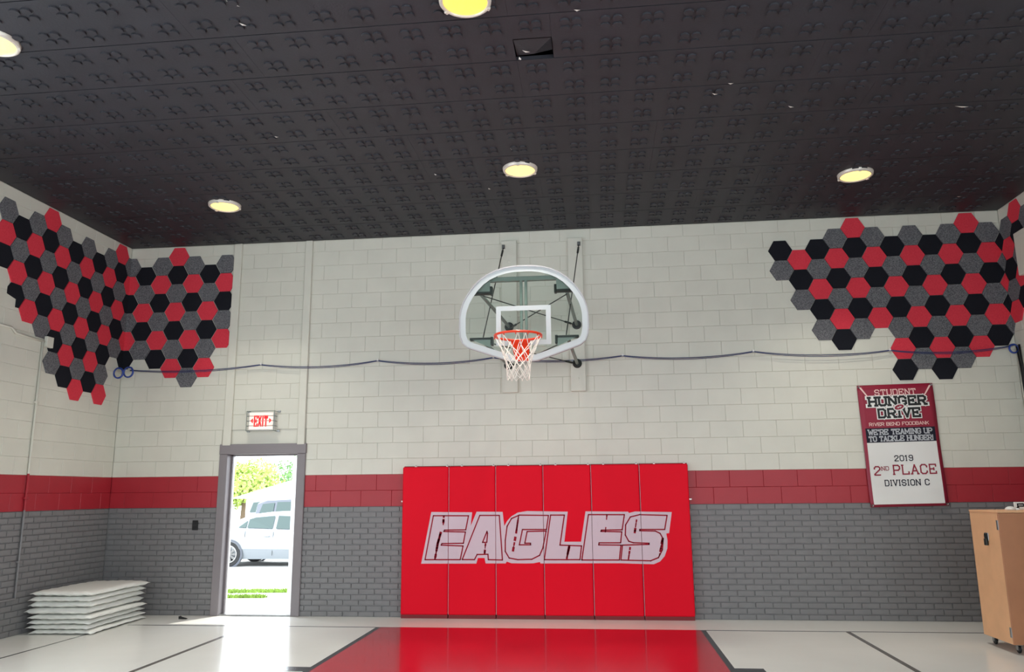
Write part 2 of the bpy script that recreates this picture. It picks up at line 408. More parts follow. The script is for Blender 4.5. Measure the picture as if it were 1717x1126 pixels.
def panel_mesh(n0, n1, skip=None):
    k = (round(n0, 3), round(n1, 3), skip)
    if k in PAN: return PAN[k]
    m = MB(); L = n1-n0
    i0 = math.ceil(n0/CELL-1e-6); i1 = math.floor(n1/CELL+1e-6)
    g = .005
    for i in range(i0, i1):
        for j in (0, 1):
            if skip == (i, j): continue
            ceil_cell(m, (i+.5)*CELL, (j+.5)*CELL)
    for a, b in ((n0, i0*CELL), (i1*CELL, n1)):           # cut ends are plain
        if b-a > .002: m.quad((a, 2*CELL, 0), (b, 2*CELL, 0), (b, 0, 0), (a, 0, 0))
    for a, b in (((n0, 0), (n1, 0)), ((n1, 0), (n1, 2*CELL)), ((n1, 2*CELL), (n0, 2*CELL)), ((n0, 2*CELL), (n0, 0))):
        m.quad((a[0], a[1], 0), (b[0], b[1], 0), (b[0], b[1], .03), (a[0], a[1], .03))
    # draw the edges in by a hair so that a groove shows between panels
    m.v = [(min(max(x, n0+.0006), n1-.0006), min(max(y, g), 2*CELL-g), z) for x, y, z in m.v]
    PAN[k] = m.mesh('ceiling_panel', 'ceiling_black'); return PAN[k]
ceiling = struct(MB().box((-.3, YB-.3, H+.26), (W+.3, .3, H+.45)).build('ceiling', 'void_black'))
GX = .178-CELL
for r in range(12):
    yb = -(r+1)*2*CELL; st = (12, 8, 4)[r % 3] if r % 2 == 0 else (16, 10, 6)[r % 3]
    st = {7: 13}.get(r, st % 8)
    edges = [0-GX]+[e*CELL for e in range(st % 8, 40, 8) if .2 < e*CELL < W-GX-.2]+[W-GX]
    for a, b in zip(edges[:-1], edges[1:]):
        skip = (20, 1) if (r == 7 and a <= 20*CELL < b) else None
        sh = round(a/CELL)*CELL if skip is None and abs(a/CELL-round(a/CELL)) < 1e-6 else 0
        link('ceiling_panel', panel_mesh(a-sh, b-sh, skip), ceiling, (GX+sh, yb, H))
stuff(MB().box((0, YB, H), (W, -12*2*CELL, H+.03)).build('ceiling_panel_field', 'ceiling_black', ceiling))
# torn cell: a hanging flap
MB().add([(5.975,-4.285,H+.03),(6.12,-4.33,H+.012),(6.27,-4.43,H-.022),(6.27,-4.565,H-.002),(5.975,-4.565,H-.002)], [(0,1,2,3,4),(4,3,2,1,0)]).build('torn_flap', 'ceiling_black', ceiling)
for cx, cy, a, l in [(4.03,-5.28,.9,.11),(3.99,-5.03,.8,.07),(2.81,-4.14,.7,.06),(3.48,-3.19,.6,.04),(6.48,-4.9,.2,.05),(5.37,-1.58,1.2,.05),(5.75,-2.61,.9,.06),(4.84,-2.07,1.0,.05),(9.97,-2.98,.2,.16),(8.39,-3.18,.5,.07),(7.77,-3.68,.1,.05),(7.66,-3.51,.4,.06),(10.95,-.59,.1,.06),(6.06,-4.40,.5,.07),(6.0,-4.30,1.4,.05)]:
    c, s = math.cos(a), math.sin(a); w = .012
    MB().add([(cx-l/2*c, cy-l/2*s, H-.004), (cx+w*s, cy-w*c, H-.012), (cx+l/2*c, cy+l/2*s, H-.004), (cx-w*s, cy+w*c, H-.010)], [(0,1,2,3),(3,2,1,0)]).build('paint_chip', 'chip_white', ceiling)

# ================================================================ CEILING LAMPS
def lamp(x, y, label, lens):
    t = thing('ceiling_lamp', label, 'ceiling lamp', (x, y, H), group='round ceiling lamps')
    MB().lathe([(.158, .0), (.160, -.032), (.172, -.038), (.186, -.028), (.190, .0)], n=40).build('trim_ring', 'lamp_trim', t, smooth=True)
    MB().lathe([(.0, -.042), (.06, -.040), (.11, -.036), (.150, -.028), (.162, -.022)], n=40).build('lens', lens, t, smooth=True)
    l = bpy.data.lights.new('lamp_light', 'AREA'); l.shape = 'DISK'; l.size = .28; l.energy = 17; l.spread = math.radians(100); l.color = (1, .95, .84)
    link('lamp_light', l, t, (0, 0, -.048))
    for k in range(3):
        a = k*2.094+.5; MB().bbox((-.012, -.016, -.043), (.012, .016, -.022), .003).build('clip', 'lamp_trim', t, (.177*math.cos(a), .177*math.sin(a), 0), (0, 0, a))
lamp(5.689, -5.12, 'amber glowing round lamp at the top edge, nearest, beside the torn ceiling panel', 'lamp_lens_amber')
lamp(5.779, -2.10, 'round glowing ceiling lamp straight above the basketball backboard', 'lamp_lens_warm')
lamp(9.479, -1.465, 'round glowing ceiling lamp near the right corner above the hexagon tiles', 'lamp_lens_warm')
lamp(2.112, -1.486, 'round glowing ceiling lamp above the doorway chases near the left wall', 'lamp_lens_warm')
lamp(1.984, -5.056, 'round glowing ceiling lamp cut off by the left edge of the picture', 'lamp_lens_warm')

# ================================================================ HEXAGON FELT TILES
HS, PZ = .1515, .2655
ORD = ['', 'first', 'second', 'third', 'fourth', 'fifth', 'sixth', 'seventh', 'eighth', 'ninth', 'tenth', 'eleventh', 'twelfth']
CYC = ['grey', 'red', 'black']; CN = {'grey': 'speckled grey', 'red': 'red', 'black': 'black'}
def hexpoly(cx, cz, sx=HS):
    hz = HS*math.sqrt(3)/2; return [(cx-sx, cz), (cx-sx+HS/2, cz+hz), (cx+sx-HS/2, cz+hz), (cx+sx, cz), (cx+sx-HS/2, cz-hz), (cx-sx+HS/2, cz-hz)]
def clip(poly, u0, keep_gt):
    out = []; n = len(poly)
    for i in range(n):
        a, b = poly[i], poly[(i+1) % n]; ia, ib = (a[0] >= u0) == keep_gt, (b[0] >= u0) == keep_gt
        if ia: out.append(a)
        if ia != ib: t = (u0-a[0])/(b[0]-a[0]); out.append((u0, a[1]+t*(b[1]-a[1])))
    return out
TH = .013
def plate(m, poly, mp):                          # mp(u, depth, z) -> world
    n = len(poly); cx = sum(p[0] for p in poly)/n; cz = sum(p[1] for p in poly)/n
    sh = [(cx+(u-cx)*.985, cz+(z-cz)*.985) for u, z in poly]
    V = [mp(u, 0, z) for u, z in poly]+[mp(u, TH-.003, z) for u, z in poly]+[mp(u, TH, z) for u, z in sh]
    F = [tuple(2*n+i for i in range(n))]
    for l in (0, n): F += [(l+i, l+(i+1) % n, l+n+(i+1) % n, l+n+i) for i in range(n)]
    m.add(V, F)
def mp_back(u, d, z): return (u, -d-.001, z)
def mp_left(u, d, z): return (d+.001, u, z)
def mp_right(u, d, z): return (W-d-.001, W-u, z)
HEXMESH = {}
def hex_tile(u, z, col, wall, label, group, sx=HS, poly=None):
    m = MB(); poly = poly or hexpoly(u, z, sx); lo, hi = min(p[0] for p in poly), max(p[0] for p in poly)
    if lo < -.002 and hi > .002:
        plate(m, clip(poly, 0, True), mp_back); plate(m, clip(poly, 0, False), mp_left)
    elif lo < W-.002 and hi > W+.002:
        plate(m, clip(poly, W, False), mp_back); plate(m, clip(poly, W, True), mp_right)
    else: plate(m, poly, mp_back if 0 <= u <= W else (mp_left if u < 0 else mp_right))
    n = len(m.v); o = tuple(sum(v[k] for v in m.v)/n for k in range(3))
    m.v = [tuple(v[k]-o[k] for k in range(3)) for v in m.v]
    tag(m.build('hexagon_tile', 'felt_'+col, None, o), label, 'wall tile', group)
def column(u, level, k0, first, n, desc, group, sx=HS, notch_last=False):
    c0 = CYC.index(first)
    for i in range(n):
        z = (4.5555 if level == 'A' else 4.4228)-(k0+i)*PZ; col = CYC[(c0+i) % 3]
        poly = None
        if notch_last and i == n-1:
            p = hexpoly(u, z); poly = [(u-.115, z+.075), p[1], p[2], p[3], p[4], (u+.03, p[4][1]), (u+.03, z-.04), (u-.115, z-.005)]
        pos = 'only one' if n == 1 else ('bottom one' if i == n-1 else ('top one' if i == 0 else ORD[i+1]+' from top'))
        hex_tile(u, z, col, None, '%s felt hexagon, %s of %s' % (CN[col], pos, desc), group, sx, poly)
GLB, GLW, GRB, GRW = 'felt hexagons on the back wall left of the door', 'felt hexagons on the left wall', 'felt hexagons on the back wall at right', 'felt hexagons on the right wall'
for j, (lv, k0, f, n) in enumerate([('B',-1,'grey',5), ('A',0,'black',6), ('B',-1,'grey',7), ('A',-1,'red',7), ('B',-1,'grey',6), ('A',0,'black',5)]):
    column(1.434-j*.237, lv, k0, f, n, '%s column left of the door' % ORD[j+1], GLB)
column(.012, 'B', -1, 'grey', 6, 'column folded into the left corner', GLB)
for j, (lv, k0, f, n) in enumerate([('A',-1,'red',6), ('B',-1,'grey',8), ('A',0,'black',7), ('B',-1,'grey',8), ('A',0,'black',7), ('B',-1,'grey',7), ('A',-1,'red',6), ('B',-1,'grey',5), ('A',0,'black',4), ('B',-1,'grey',3)]):
    column(-.222-j*.2372, lv, k0, f, n, 'left wall, %s column from the corner' % ORD[j+1], GLW, notch_last=(j == 8))
for j, (lv, k0, f, n) in enumerate([('A',0,'black',2), ('B',0,'red',3), ('A',0,'black',5), ('B',-1,'grey',6), ('A',-1,'red',6), ('B',-1,'grey',5), ('A',0,'black',7), ('B',-1,'grey',7), ('A',0,'black',7), ('B',-1,'grey',7), ('A',-1,'red',7), ('B',-1,'grey',6)]):
    column(8.951+j*.2312, lv, k0, f, n, '%s column of the right-hand cluster' % ORD[j+1], GRB)
column(W-.006, 'A', 0, 'black', 5, 'narrow column folded into the right corner', GRB, sx=.0765)
for j, (lv, k0, f, n) in enumerate([('B',-1,'grey',5), ('A',-1,'red',5), ('B',-1,'grey',2)]):
    column(W+.156+j*.2312, lv, k0, f, n, 'right wall, %s column from the corner' % ORD[j+1], GRW)

# ================================================================ BASKETBALL GOAL
BX, BY = 5.777, -1.90
goal = thing('basketball_goal', 'fan-shaped glass basketball backboard on wall braces with orange rim and white net', 'basketball hoop', (BX, 0, 2.78))
def gp(mb, name, m, smooth=False, parent=None):
    mb.v = [(x-BX, y, z-2.78) for x, y, z in mb.v]; return mb.build(name, m, parent or goal, smooth=smooth)
for x0, x1 in ((5.315, 5.52), (6.205, 6.40)):
    p = gp(MB().bbox((x0, -.045, 2.785), (x1, -.001, 4.838), .004), 'wall_board', 'cream_paint')
    for z in (2.95, 3.8, 4.55): gp(MB().lathe([(.016, -.045), (.016, -.053), (.0, -.055)], ((x0+x1)/2, 0, z), 10, axis='y'), 'bolt', 'cream_paint', parent=p)
half = [(0,3.925),(.10,3.922),(.20,3.908),(.30,3.880),(.39,3.838),(.47,3.780),(.54,3.708),(.60,3.625),(.645,3.54),(.673,3.455),(.685,3.38),(.686,3.24),(.678,3.16),(.652,3.095),(.60,3.052),(.52,3.022),(.30,2.945),(.14,2.893),(0,2.885)]
fan = [(BX+x, z) for x, z in half]+[(BX-x, z) for x, z in reversed(half[1:-1])]
ccx, ccz = BX, 3.40
def offs(poly, d):
    n = len(poly); out = []
    for i in range(n):
        a, b, c = Vector(poly[i-1]), Vector(poly[i]), Vector(poly[(i+1) % n])
        n1 = Vector((-(b-a).y, (b-a).x)).normalized(); n2 = Vector((-(c-b).y, (c-b).x)).normalized()
        nn = (n1+n2).normalized(); v = b+nn*(d/max(.5, nn.dot(n1)))
        out.append((v.x, v.y))
    return out
inner = offs(fan, -.058) if abs(offs(fan, -.058)[0][1]-3.925+.058) < .03 else offs(fan, .058)
gp(MB().prism(offs(fan, .006) if inner == offs(fan, .058) else offs(fan, -.006), BY+.002, BY+.014), 'glass', 'backboard_glass')
def ring(outer, inn, y0, y1):
    m = MB(); n = len(outer)
    V = [(x, y0, z) for x, z in outer]+[(x, y0, z) for x, z in inn]+[(x, y1, z) for x, z in outer]+[(x, y1, z) for x, z in inn]; F = []
    for i in range(n):
        j = (i+1) % n
        F += [(i, j, n+j, n+i), (2*n+i, 3*n+i, 3*n+j, 2*n+j), (i, 2*n+i, 2*n+j, j), (n+i, n+j, 3*n+j, 3*n+i)]
    return m.add(V, F)
gp(ring(fan, inner, BY-.004, BY+.001), 'white_border', 'board_white')
gp(ring(offs(fan, -.012) if inner == offs(fan, .058) else offs(fan, .012), fan, BY-.012, BY+.035), 'rim_frame', 'frame_grey')
tq = [(BX-.295, 3.055), (BX+.295, 3.055), (BX+.295, 3.485), (BX-.295, 3.485)]; ti = [(BX-.243, 3.107), (BX+.243, 3.107), (BX+.243, 3.433), (BX-.243, 3.433)]
gp(ring(tq, ti, BY-.004, BY+.001), 'target_square', 'board_white')
bf = MB().bbox((BX-.40, BY+.04, 3.775), (BX+.40, BY+.09, 3.825), .004).bbox((BX-.04, BY+.04, 2.93), (BX-.012, BY+.08, 3.78), .003).bbox((BX+.012, BY+.04, 2.93), (BX+.04, BY+.08, 3.78), .003)
gp(bf, 'back_frame', 'metal_olive')
AY = BY+.05
arms = [(5.415, 5.305, 3.65), (6.300, 6.245, 3.65), (5.405, 5.31, 3.14), (6.295, 6.245, 3.14)]
for wx, bx, z in arms:
    gp(MB().lathe([(.0, -.075), (.045, -.075), (.060, -.062), (.060, -.046)], (wx, 0, z), 18, axis='y'), 'mounting_flange', 'metal_dark')
    gp(MB().tube([(wx, -.05, z), (bx, AY+.04, z)], .021, 10), 'extension_arm', 'metal_olive', smooth=True)
    s = -1 if bx < BX else 1; up = 1 if z > 3.4 else -1
    br = MB().bbox((bx-.12, BY+.02, z-.012), (bx+.12, BY+.10, z+.014), .003)
    br.bbox((bx-s*.12-.014, BY+.02, z-.02 if up > 0 else z-.07), (bx-s*.12+.014, BY+.10, z+.07 if up > 0 else z+.02), .003)
    b = gp(br, 'corner_bracket', 'metal_dark')
    tri = [(bx-s*.11, z), (bx+s*.10, z), (bx+s*.02, z+up*.12), (bx-s*.11, z+up*.15)] if up > 0 else [(bx-s*.11, z), (bx+s*.11, z), (bx-s*.11, z-.10)]
    gp(MB().prism(tri, BY+.022, BY+.028), 'gusset_plate', 'metal_olive', parent=b)
for z in (3.63, 3.12):
    for (a, b) in ((arms[0], arms[1]), (arms[1], arms[0])):
        dz = .012 if a is arms[0] else -.006
        p0, p1 = Vector((a[1], AY+.05, z+dz)), Vector((b[0], -.06, z+dz))
        gp(MB().tube([p0, p1], .0065, 5), 'brace_rod', 'metal_dark')
        q = p0.lerp(p1, .86); gp(MB().tube([q, p0.lerp(p1, .93)], .014, 6), 'turnbuckle', 'metal_dark')
for wx, bx in ((5.345, 5.33), (6.355, 6.23)):
    p0, p1 = Vector((wx, -.05, 4.74)), Vector((bx, AY+.03, 3.17))
    gp(MB().tube([p0, p1], .0065, 5), 'suspension_rod', 'metal_dark'); gp(MB().tube([p0.lerp(p1, .04), p0.lerp(p1, .11)], .014, 6), 'turnbuckle', 'metal_dark')
    gp(MB().bbox((wx-.02, -.06, 4.72), (wx+.02, -.044, 4.78), .003), 'rod_plate', 'steel')
RX, RY, RZ, RR = 5.757, -2.285, 3.08, .238
gp(MB().tube([(RX+RR*math.cos(2*math.pi*k/36), RY+RR*math.sin(2*math.pi*k/36), RZ) for k in range(36)], .0125, 8, closed=True), 'rim', 'rim_orange', smooth=True)
rb = MB().bbox((RX-.07, BY-.02, RZ-.20), (RX+.07, BY-.003, RZ+.02), .004)
rb.add([(RX-.09, BY-.02, RZ-.005), (RX+.09, BY-.02, RZ-.005), (RX+.10, RY+.215, RZ-.005), (RX-.10, RY+.215, RZ-.005), (RX-.075, BY-.02, RZ-.16), (RX+.075, BY-.02, RZ-.16)], [(0,1,2,3),(3,2,5,4),(0,3,4),(1,5,2)])
gp(rb, 'rim_bracket', 'rim_orange')
nets = MB(); NS = 12
def nr(t): return RR*(1-t)**1.0*1.0+.118*t+.0 if t < .0 else (RR-.004)+(.128-RR)*min(1, t/.62)**.8+(0 if t < .62 else (.118-.128)*(t-.62)/.38)
rows = [0, .28, .42, .54, .66, .78, .90, 1.0]
for k in range(NS):
    for sgn in (-1, 1):
        pts = []
        for i, t in enumerate(rows):
            a = 2*math.pi*(k+sgn*.5*i)/NS+.1*math.sin(k*3+i); r = nr(t); pts.append((RX+r*math.cos(a), RY+r*math.sin(a), RZ-.012-.435*t-random.uniform(0, .006)))
        nets.tube(pts, .0042, 4)
gp(nets, 'net', 'net_white')
for k in range(12):
    a = 2*math.pi*(k+.0)/12; gp(MB().tube([(RX+RR*math.cos(a), RY+RR*math.sin(a), RZ-.008), (RX+(RR+.004)*math.cos(a), RY+(RR+.004)*math.sin(a), RZ-.03)], .005, 5), 'net_hook', 'rim_orange')

# ================================================================ RED WALL PADS WITH LETTERING
LET = {'outer': [(4.288,.654),(4.41,1.283),(4.932,1.276),(4.914,1.11),(4.989,1.283),(5.318,1.279),(5.338,1.106),(5.374,1.168),(5.429,1.225),(5.508,1.269),(5.626,1.287),(5.744,1.284),(6.132,1.276),(6.082,.915),(6.287,.915),(6.351,1.279),(6.872,1.271),(6.884,1.256),(6.957,1.273),(7.402,1.264),(7.358,1.014),(7.324,1.01),(7.335,.927),(7.329,.835),(7.293,.744),(7.234,.68),(7.158,.649),(7.027,.652),(6.764,.66),(6.29,.659),(5.782,.657),(5.777,.674),(5.696,.659),(5.58,.657),(5.424,.659),(5.366,.679),(5.351,.657),(5.101,.657),(5.089,.722),(5.005,.722),(4.985,.655)]}
LINES = [[(4.337,.702),(4.437,1.237),(4.886,1.234),(4.851,1.062),(4.582,1.06),(4.573,1.043),(4.847,1.036),(4.822,.899),(4.55,.896),(4.54,.877),(4.818,.867),(4.783,.702),(4.337,.702)],
 [(4.808,.703),(5.029,1.237),(5.276,1.236),(5.312,.698),(5.136,.702),(5.131,.767),(4.995,.763),(4.962,.703),(4.808,.703)], [(5.12,1.042),(5.064,.91),(5.117,.91),(5.127,1.018),(5.12,1.042)],
 [(5.891,1.232),(5.528,1.238),(5.429,1.197),(5.373,1.102),(5.349,.932),(5.348,.801),(5.396,.722),(5.503,.702),(5.677,.707),(5.774,.754),(5.814,.838),(5.86,1.044),(5.623,1.039),(5.592,.898),(5.664,.898),(5.664,.879),(5.524,.879),(5.565,1.063),(5.864,1.062),(5.891,1.232)],
 [(5.831,.702),(5.918,1.236),(6.089,1.235),(6.027,.875),(6.292,.865),(6.268,.702),(5.831,.702)],
 [(6.291,.698),(6.386,1.239),(6.826,1.236),(6.793,1.055),(6.54,1.052),(6.534,1.037),(6.787,1.031),(6.769,.901),(6.507,.901),(6.502,.877),(6.772,.873),(6.746,.698),(6.291,.698)],
 [(7.343,1.224),(7.013,1.235),(6.898,1.208),(6.837,1.114),(6.829,.993),(6.868,.919),(6.924,.901),(7.112,.895),(7.111,.882),(6.79,.873),(6.765,.698),(7.122,.689),(7.217,.726),(7.268,.817),(7.283,.946),(7.249,1.011),(7.193,1.039),(7.005,1.043),(7.006,1.058),(7.307,1.057),(7.343,1.224)]]
STREAKS = [[(4.571,1.23),(4.564,1.125)],[(4.539,1.048),(4.496,.896),(4.462,.702)],[(5.103,.91),(5.089,.773)],[(5.518,1.225),(5.486,1.026),(5.445,.81)],[(6.142,.865),(6.106,.711)],[(6.613,1.237),(6.587,1.022)],[(7.278,.946),(7.227,.744)],[(6.885,.864),(6.856,.707)],[(6.972,1.17),(6.944,1.021)]]
def tess(poly, y):
    cu = bpy.data.curves.new('t', 'CURVE'); cu.dimensions = '2D'; cu.fill_mode = 'FRONT'
    sp = cu.splines.new('POLY'); sp.points.add(len(poly)-1); sp.use_cyclic_u = True
    for p, (x, z) in zip(sp.points, poly): p.co = (x, z, 0, 1)
    o = bpy.data.objects.new('t', cu); COL.objects.link(o); me = o.to_mesh()
    tris = [[(me.vertices[i].co.x, me.vertices[i].co.y) for i in p.vertices] for p in me.polygons]
    o.to_mesh_clear(); bpy.data.objects.remove(o); bpy.data.curves.remove(cu)
    return tris
outer_tris = tess(LET['outer'], 0)
def strip(pts, w):                                 # polyline -> list of quads in x,z
    out = []
    for (a, b) in zip(pts[:-1], pts[1:]):
        a, b = Vector(a), Vector(b); d = (b-a).normalized()*(w/2); n = Vector((-d.y, d.x)); a2, b2 = a-d*.9, b+d*.9
        out.append([tuple(a2+n), tuple(a2-n), tuple(b2-n), tuple(b2+n)])
    return out
line_quads = [q for l in LINES for q in strip(l, .015)]
for l in STREAKS:                                  # broken brush marks
    for a, b in zip(l[:-1], l[1:]):
        n = 7
        for k in range(n):
            if random.random() < .78:
                A, B = Vector(a).lerp(Vector(b), k/n), Vector(a).lerp(Vector(b), (k+random.uniform(.6, 1.0))/n)
                line_quads += strip([tuple(A), tuple(B)], random.uniform(.012, .032))
def clipx(poly, x0, x1):
    for lim, gt in ((x0, True), (x1, False)):
        if len(poly) < 3: return []
        poly = clip(poly, lim, gt)
    return poly if len(poly) >= 3 else []
PY = -.10
npad = 6; pw = (PADX1-PADX0)/npad
PLAB = ['leftmost red wall pad, blank edge and first letter E', 'second red wall pad from the left, printed with letter A', 'third red wall pad from the left, printed with letter G', 'fourth red wall pad from the left, printed with letter L', 'fifth red wall pad from the left, printed with second letter E', 'rightmost red wall pad, printed with letter S']
for i in range(npad):
    x0, x1 = PADX0+i*pw, PADX0+(i+1)*pw; cx = (x0+x1)/2; g = .003
    t = thing('wall_pad', PLAB[i], 'wall pad', (cx, 0, 0), group='red wall pads under the hoop')
    def P(mb, name, m, par=t, cx=cx):
        mb.v = [(x-cx, y, z) for x, y, z in mb.v]; return mb.build(name, m, par)
    P(MB().bbox((x0+g, PY, .045), (x1-g, -.018, PADZ), .012), 'cover', 'pad_red')
    P(MB().box((x0+g, -.018, .03), (x1-g, -.009, PADZ+.012)), 'backing_board', 'pad_edge')
    P(MB().box((x0+.006, -.085, 0), (x1-.006, -.012, .046)), 'base_batten', 'pad_edge')
    m = MB()
    for tri in outer_tris:
        q = clipx(tri, x0+g, x1-g)
        if q: m.add([(x, PY-.0012, z) for x, z in q], [tuple(range(len(q)))])
    if m.v: P(m, 'letter_print', 'print_pink')
    m = MB()
    for qd in line_quads:
        q = clipx(qd, x0+g, x1-g)
        if q: m.add([(x, PY-.0024, z) for x, z in q], [tuple(range(len(q)))])
    if m.v: P(m, 'letter_outline', 'print_red')
    if i: P(MB().tube([(x0+.004, PY+.004, .05), (x0+.004, PY+.004, PADZ-.01)], .0022, 5), 'edge_seam', 'print_pink')
    for dx in ((.16, pw-.03) if i < 5 else (.19, pw-.04)):
        c = P(MB().bbox((x0+dx-.012, -.06, PADZ-.012), (x0+dx+.012, -.012, PADZ+.012), .003), 'clip', 'metal_white')
        P(MB().tube([(x0+dx, -.035, PADZ+.01), (x0+dx, -.035, PADZ+.026)], .006, 6), 'screw', 'steel', c)
    if i in (0, 5):
        xs = x0-.03 if i == 0 else x1+.0
        P(MB().bbox((xs, -.03, 1.405), (xs+.035, -.008, 1.425), .003), 'side_latch', 'metal_white')
    P(MB().lathe([(.008, PY-.002), (.008, PY), ], (x1-.006, 0, .07), 8, axis='y'), 'stud', 'metal_white')

# ================================================================ LETTERING (college block strokes)
OCT = [[(1,0),(3,0),(4,1),(4,5),(3,6),(1,6),(0,5),(0,1),(1,0)]]
FONT = {'A': (4, [[(0,0),(2,6),(4,0)],[(.8,2),(3.2,2)]], [0,0,4,0]), 'B': (4, [[(0,0),(0,6),(3,6),(4,5),(4,4),(3,3),(0,3)],[(3,3),(4,2),(4,1),(3,0),(0,0)]], []),
 'C': (4, [[(4,4.4),(4,5),(3,6),(1,6),(0,5),(0,1),(1,0),(3,0),(4,1),(4,1.6)]], []), 'D': (4, [[(0,0),(0,6),(3,6),(4,5),(4,1),(3,0),(0,0)]], []),
 'E': (4, [[(4,4.8),(4,6),(0,6),(0,0),(4,0),(4,1.2)],[(0,3),(2.6,3)],[(2.6,2.4),(2.6,3.6)]], []), 'F': (4, [[(4,4.8),(4,6),(0,6),(0,0)],[(0,3),(2.6,3)]], [0,0]),
 'G': (4, [[(4,4.6),(4,5),(3,6),(1,6),(0,5),(0,1),(1,0),(3,0),(4,1),(4,2.7),(2.3,2.7)]], []), 'H': (4, [[(0,0),(0,6)],[(4,0),(4,6)],[(0,3),(4,3)]], [0,0,4,0,0,6,4,6]),
 'I': (1.4, [[(.7,0),(.7,6)]], [.7,0,.7,6]), 'K': (4, [[(0,0),(0,6)],[(4,6),(0,2.4)],[(1.4,3.6),(4,0)]], [0,0,0,6,4,6,4,0]), 'L': (4, [[(0,6),(0,0),(4,0),(4,1.4)]], [0,6]),
 'M': (5, [[(0,0),(0,6),(2.5,1.5),(5,6),(5,0)]], [0,0,5,0]), 'N': (4, [[(0,0),(0,6),(4,0),(4,6)]], [0,0,4,6]), 'O': (4, OCT, []), '0': (4, OCT, []),
 'P': (4, [[(0,0),(0,6),(3,6),(4,5),(4,3.7),(3,2.7),(0,2.7)]], [0,0]), 'R': (4, [[(0,0),(0,6),(3,6),(4,5),(4,3.7),(3,2.7),(0,2.7)],[(2,2.7),(4,0)]], [0,0,4,0]),
 'S': (4, [[(4,4.6),(4,5),(3,6),(1,6),(0,5),(0,4),(1,3),(3,3),(4,2),(4,1),(3,0),(1,0),(0,1),(0,1.4)]], []), 'T': (4, [[(0,4.8),(0,6),(4,6),(4,4.8)],[(2,6),(2,0)]], [2,0]),
 'U': (4, [[(0,6),(0,1),(1,0),(3,0),(4,1),(4,6)]], [0,6,4,6]), 'V': (4, [[(0,6),(2,0),(4,6)]], [0,6,4,6]), 'W': (5.4, [[(0,6),(1.3,0),(2.7,4.2),(4.1,0),(5.4,6)]], [0,6,5.4,6]),
 'X': (4, [[(0,0),(4,6)],[(0,6),(4,0)]], []), 'Z': (4, [[(0,6),(4,6),(0,0),(4,0)]], []), '1': (2.4, [[(0,5),(1.2,6),(1.2,0)]], [1.2,0]), '2': (4, [[(0,4.4),(0,5),(1,6),(3,6),(4,5),(4,4),(0,.6),(0,0),(4,0)]], []),
 '9': (4, [[(4,3),(1,3),(0,4),(0,5),(1,6),(3,6),(4,5),(4,1),(3,0),(1,0),(0,1)]], []), "'": (.6, [[(.3,6),(.3,4.6)]], []), '!': (.8, [[(.4,6),(.4,1.9)],[(.4,.5),(.4,0)]], []), ' ': (1.6, [], [])}
def text_words(s, *a, **k):
    out = text_quads(s, *a, words=True, **k); return [[q for w, q in out if w == i] for i in range(s.count(' ')+1)]
def text_quads(s, x0, x1, z0, z1, th, serif=True, gap=1.9, words=False):
    tw = sum(FONT[c][0] for c in s)+gap*(len(s)-1); sx = (x1-x0-th)/tw; sz = (z1-z0-th)/6; out = []; x = x0+th/2; wi = 0; tagged = []
    for c in s:
        w, strokes, ser = FONT[c]
        for st in strokes: out += strip([(x+p*sx, z0+th/2+q*sz) for p, q in st], th)
        if serif:
            for k in range(0, len(ser), 2):
                px, pz = x+ser[k]*sx, z0+th/2+ser[k+1]*sz; d = max(.8*sx, th*.9); out.append([(px-d, pz+th/2), (px-d, pz-th/2), (px+d, pz-th/2), (px+d, pz+th/2)])
        x += (w+gap)*sx; tagged += [(wi, q) for q in out[len(tagged):]]; wi += c == ' '
    return tagged if words else out

# ================================================================ BANNER
ban = thing('banner', 'maroon and white student hunger drive award banner hung on the right of the back wall', 'banner', (10.195, 0, 2.045), (0, -.016, 0))
def bw(x, z):                                       # gentle waves of the hanging vinyl
    return -.028-.007*math.sin(x*7+z*2.2)-.006*math.sin(z*6-x*3)-.014*max(0, (z-.35))*math.exp(-((x+.25+.6*(z-.72))*6)**2)-.02*max(0, .5-abs(z+.73)*6)
def bn_grid(name, x0, x1, z0, z1, m, d, nx=14, nz=22):
    V = []; F = []
    for j in range(nz+1):
        for i in range(nx+1):
            x, z = x0+(x1-x0)*i/nx, z0+(z1-z0)*j/nz; V.append((x, bw(x, z)-d, z))
    F = [(j*(nx+1)+i, j*(nx+1)+i+1, (j+1)*(nx+1)+i+1, (j+1)*(nx+1)+i) for j in range(nz) for i in range(nx)]
    o = MB().add(V, F).build(name, m, ban, smooth=True)
    if name == 'vinyl_sheet': o.modifiers.new('thickness', 'SOLIDIFY').thickness = .002
    return o
def bn_text(name, quads, m, d):
    mb = MB()
    for q in quads: mb.add([(x-10.195, bw(x-10.195, z-2.045)-d-.002, z-2.045) for x, z in q], [(0,1,2,3)])
    return mb.build(name, m, ban)
bn_grid('vinyl_sheet', -.445, .445, -.735, .735, 'banner_maroon', 0)
bn_grid('white_field', -.405, .405, -.705, .030, 'banner_white', .003)
bn_grid('navy_box', -.405, .405, .030, .205, 'banner_navy', .003, 14, 6)
T = [('STUDENT', 9.945, 10.43, 2.645, 2.722, .011, 'banner_pink', .0), ('HUNGER', 9.86, 10.54, 2.512, 2.638, .027, 'black', .022), ('DRIVE', 9.955, 10.455, 2.365, 2.490, .026, 'black', .022)]
for s, x0, x1, z0, z1, th, m, ol in T:
    if ol: bn_text('title_outline', text_quads(s, x0-ol/2, x1+ol/2, z0-ol/2, z1+ol/2, th+ol), 'banner_white', .003)
    bn_text('title_text', text_quads(s, x0, x1, z0, z1, th), m, .0045)
for q_ in text_words('RIVER BEND FOODBANK', 9.84, 10.535, 2.275, 2.318, .0065, False, 1.3): bn_text('sponsor_text', q_, 'banner_pink', .004)
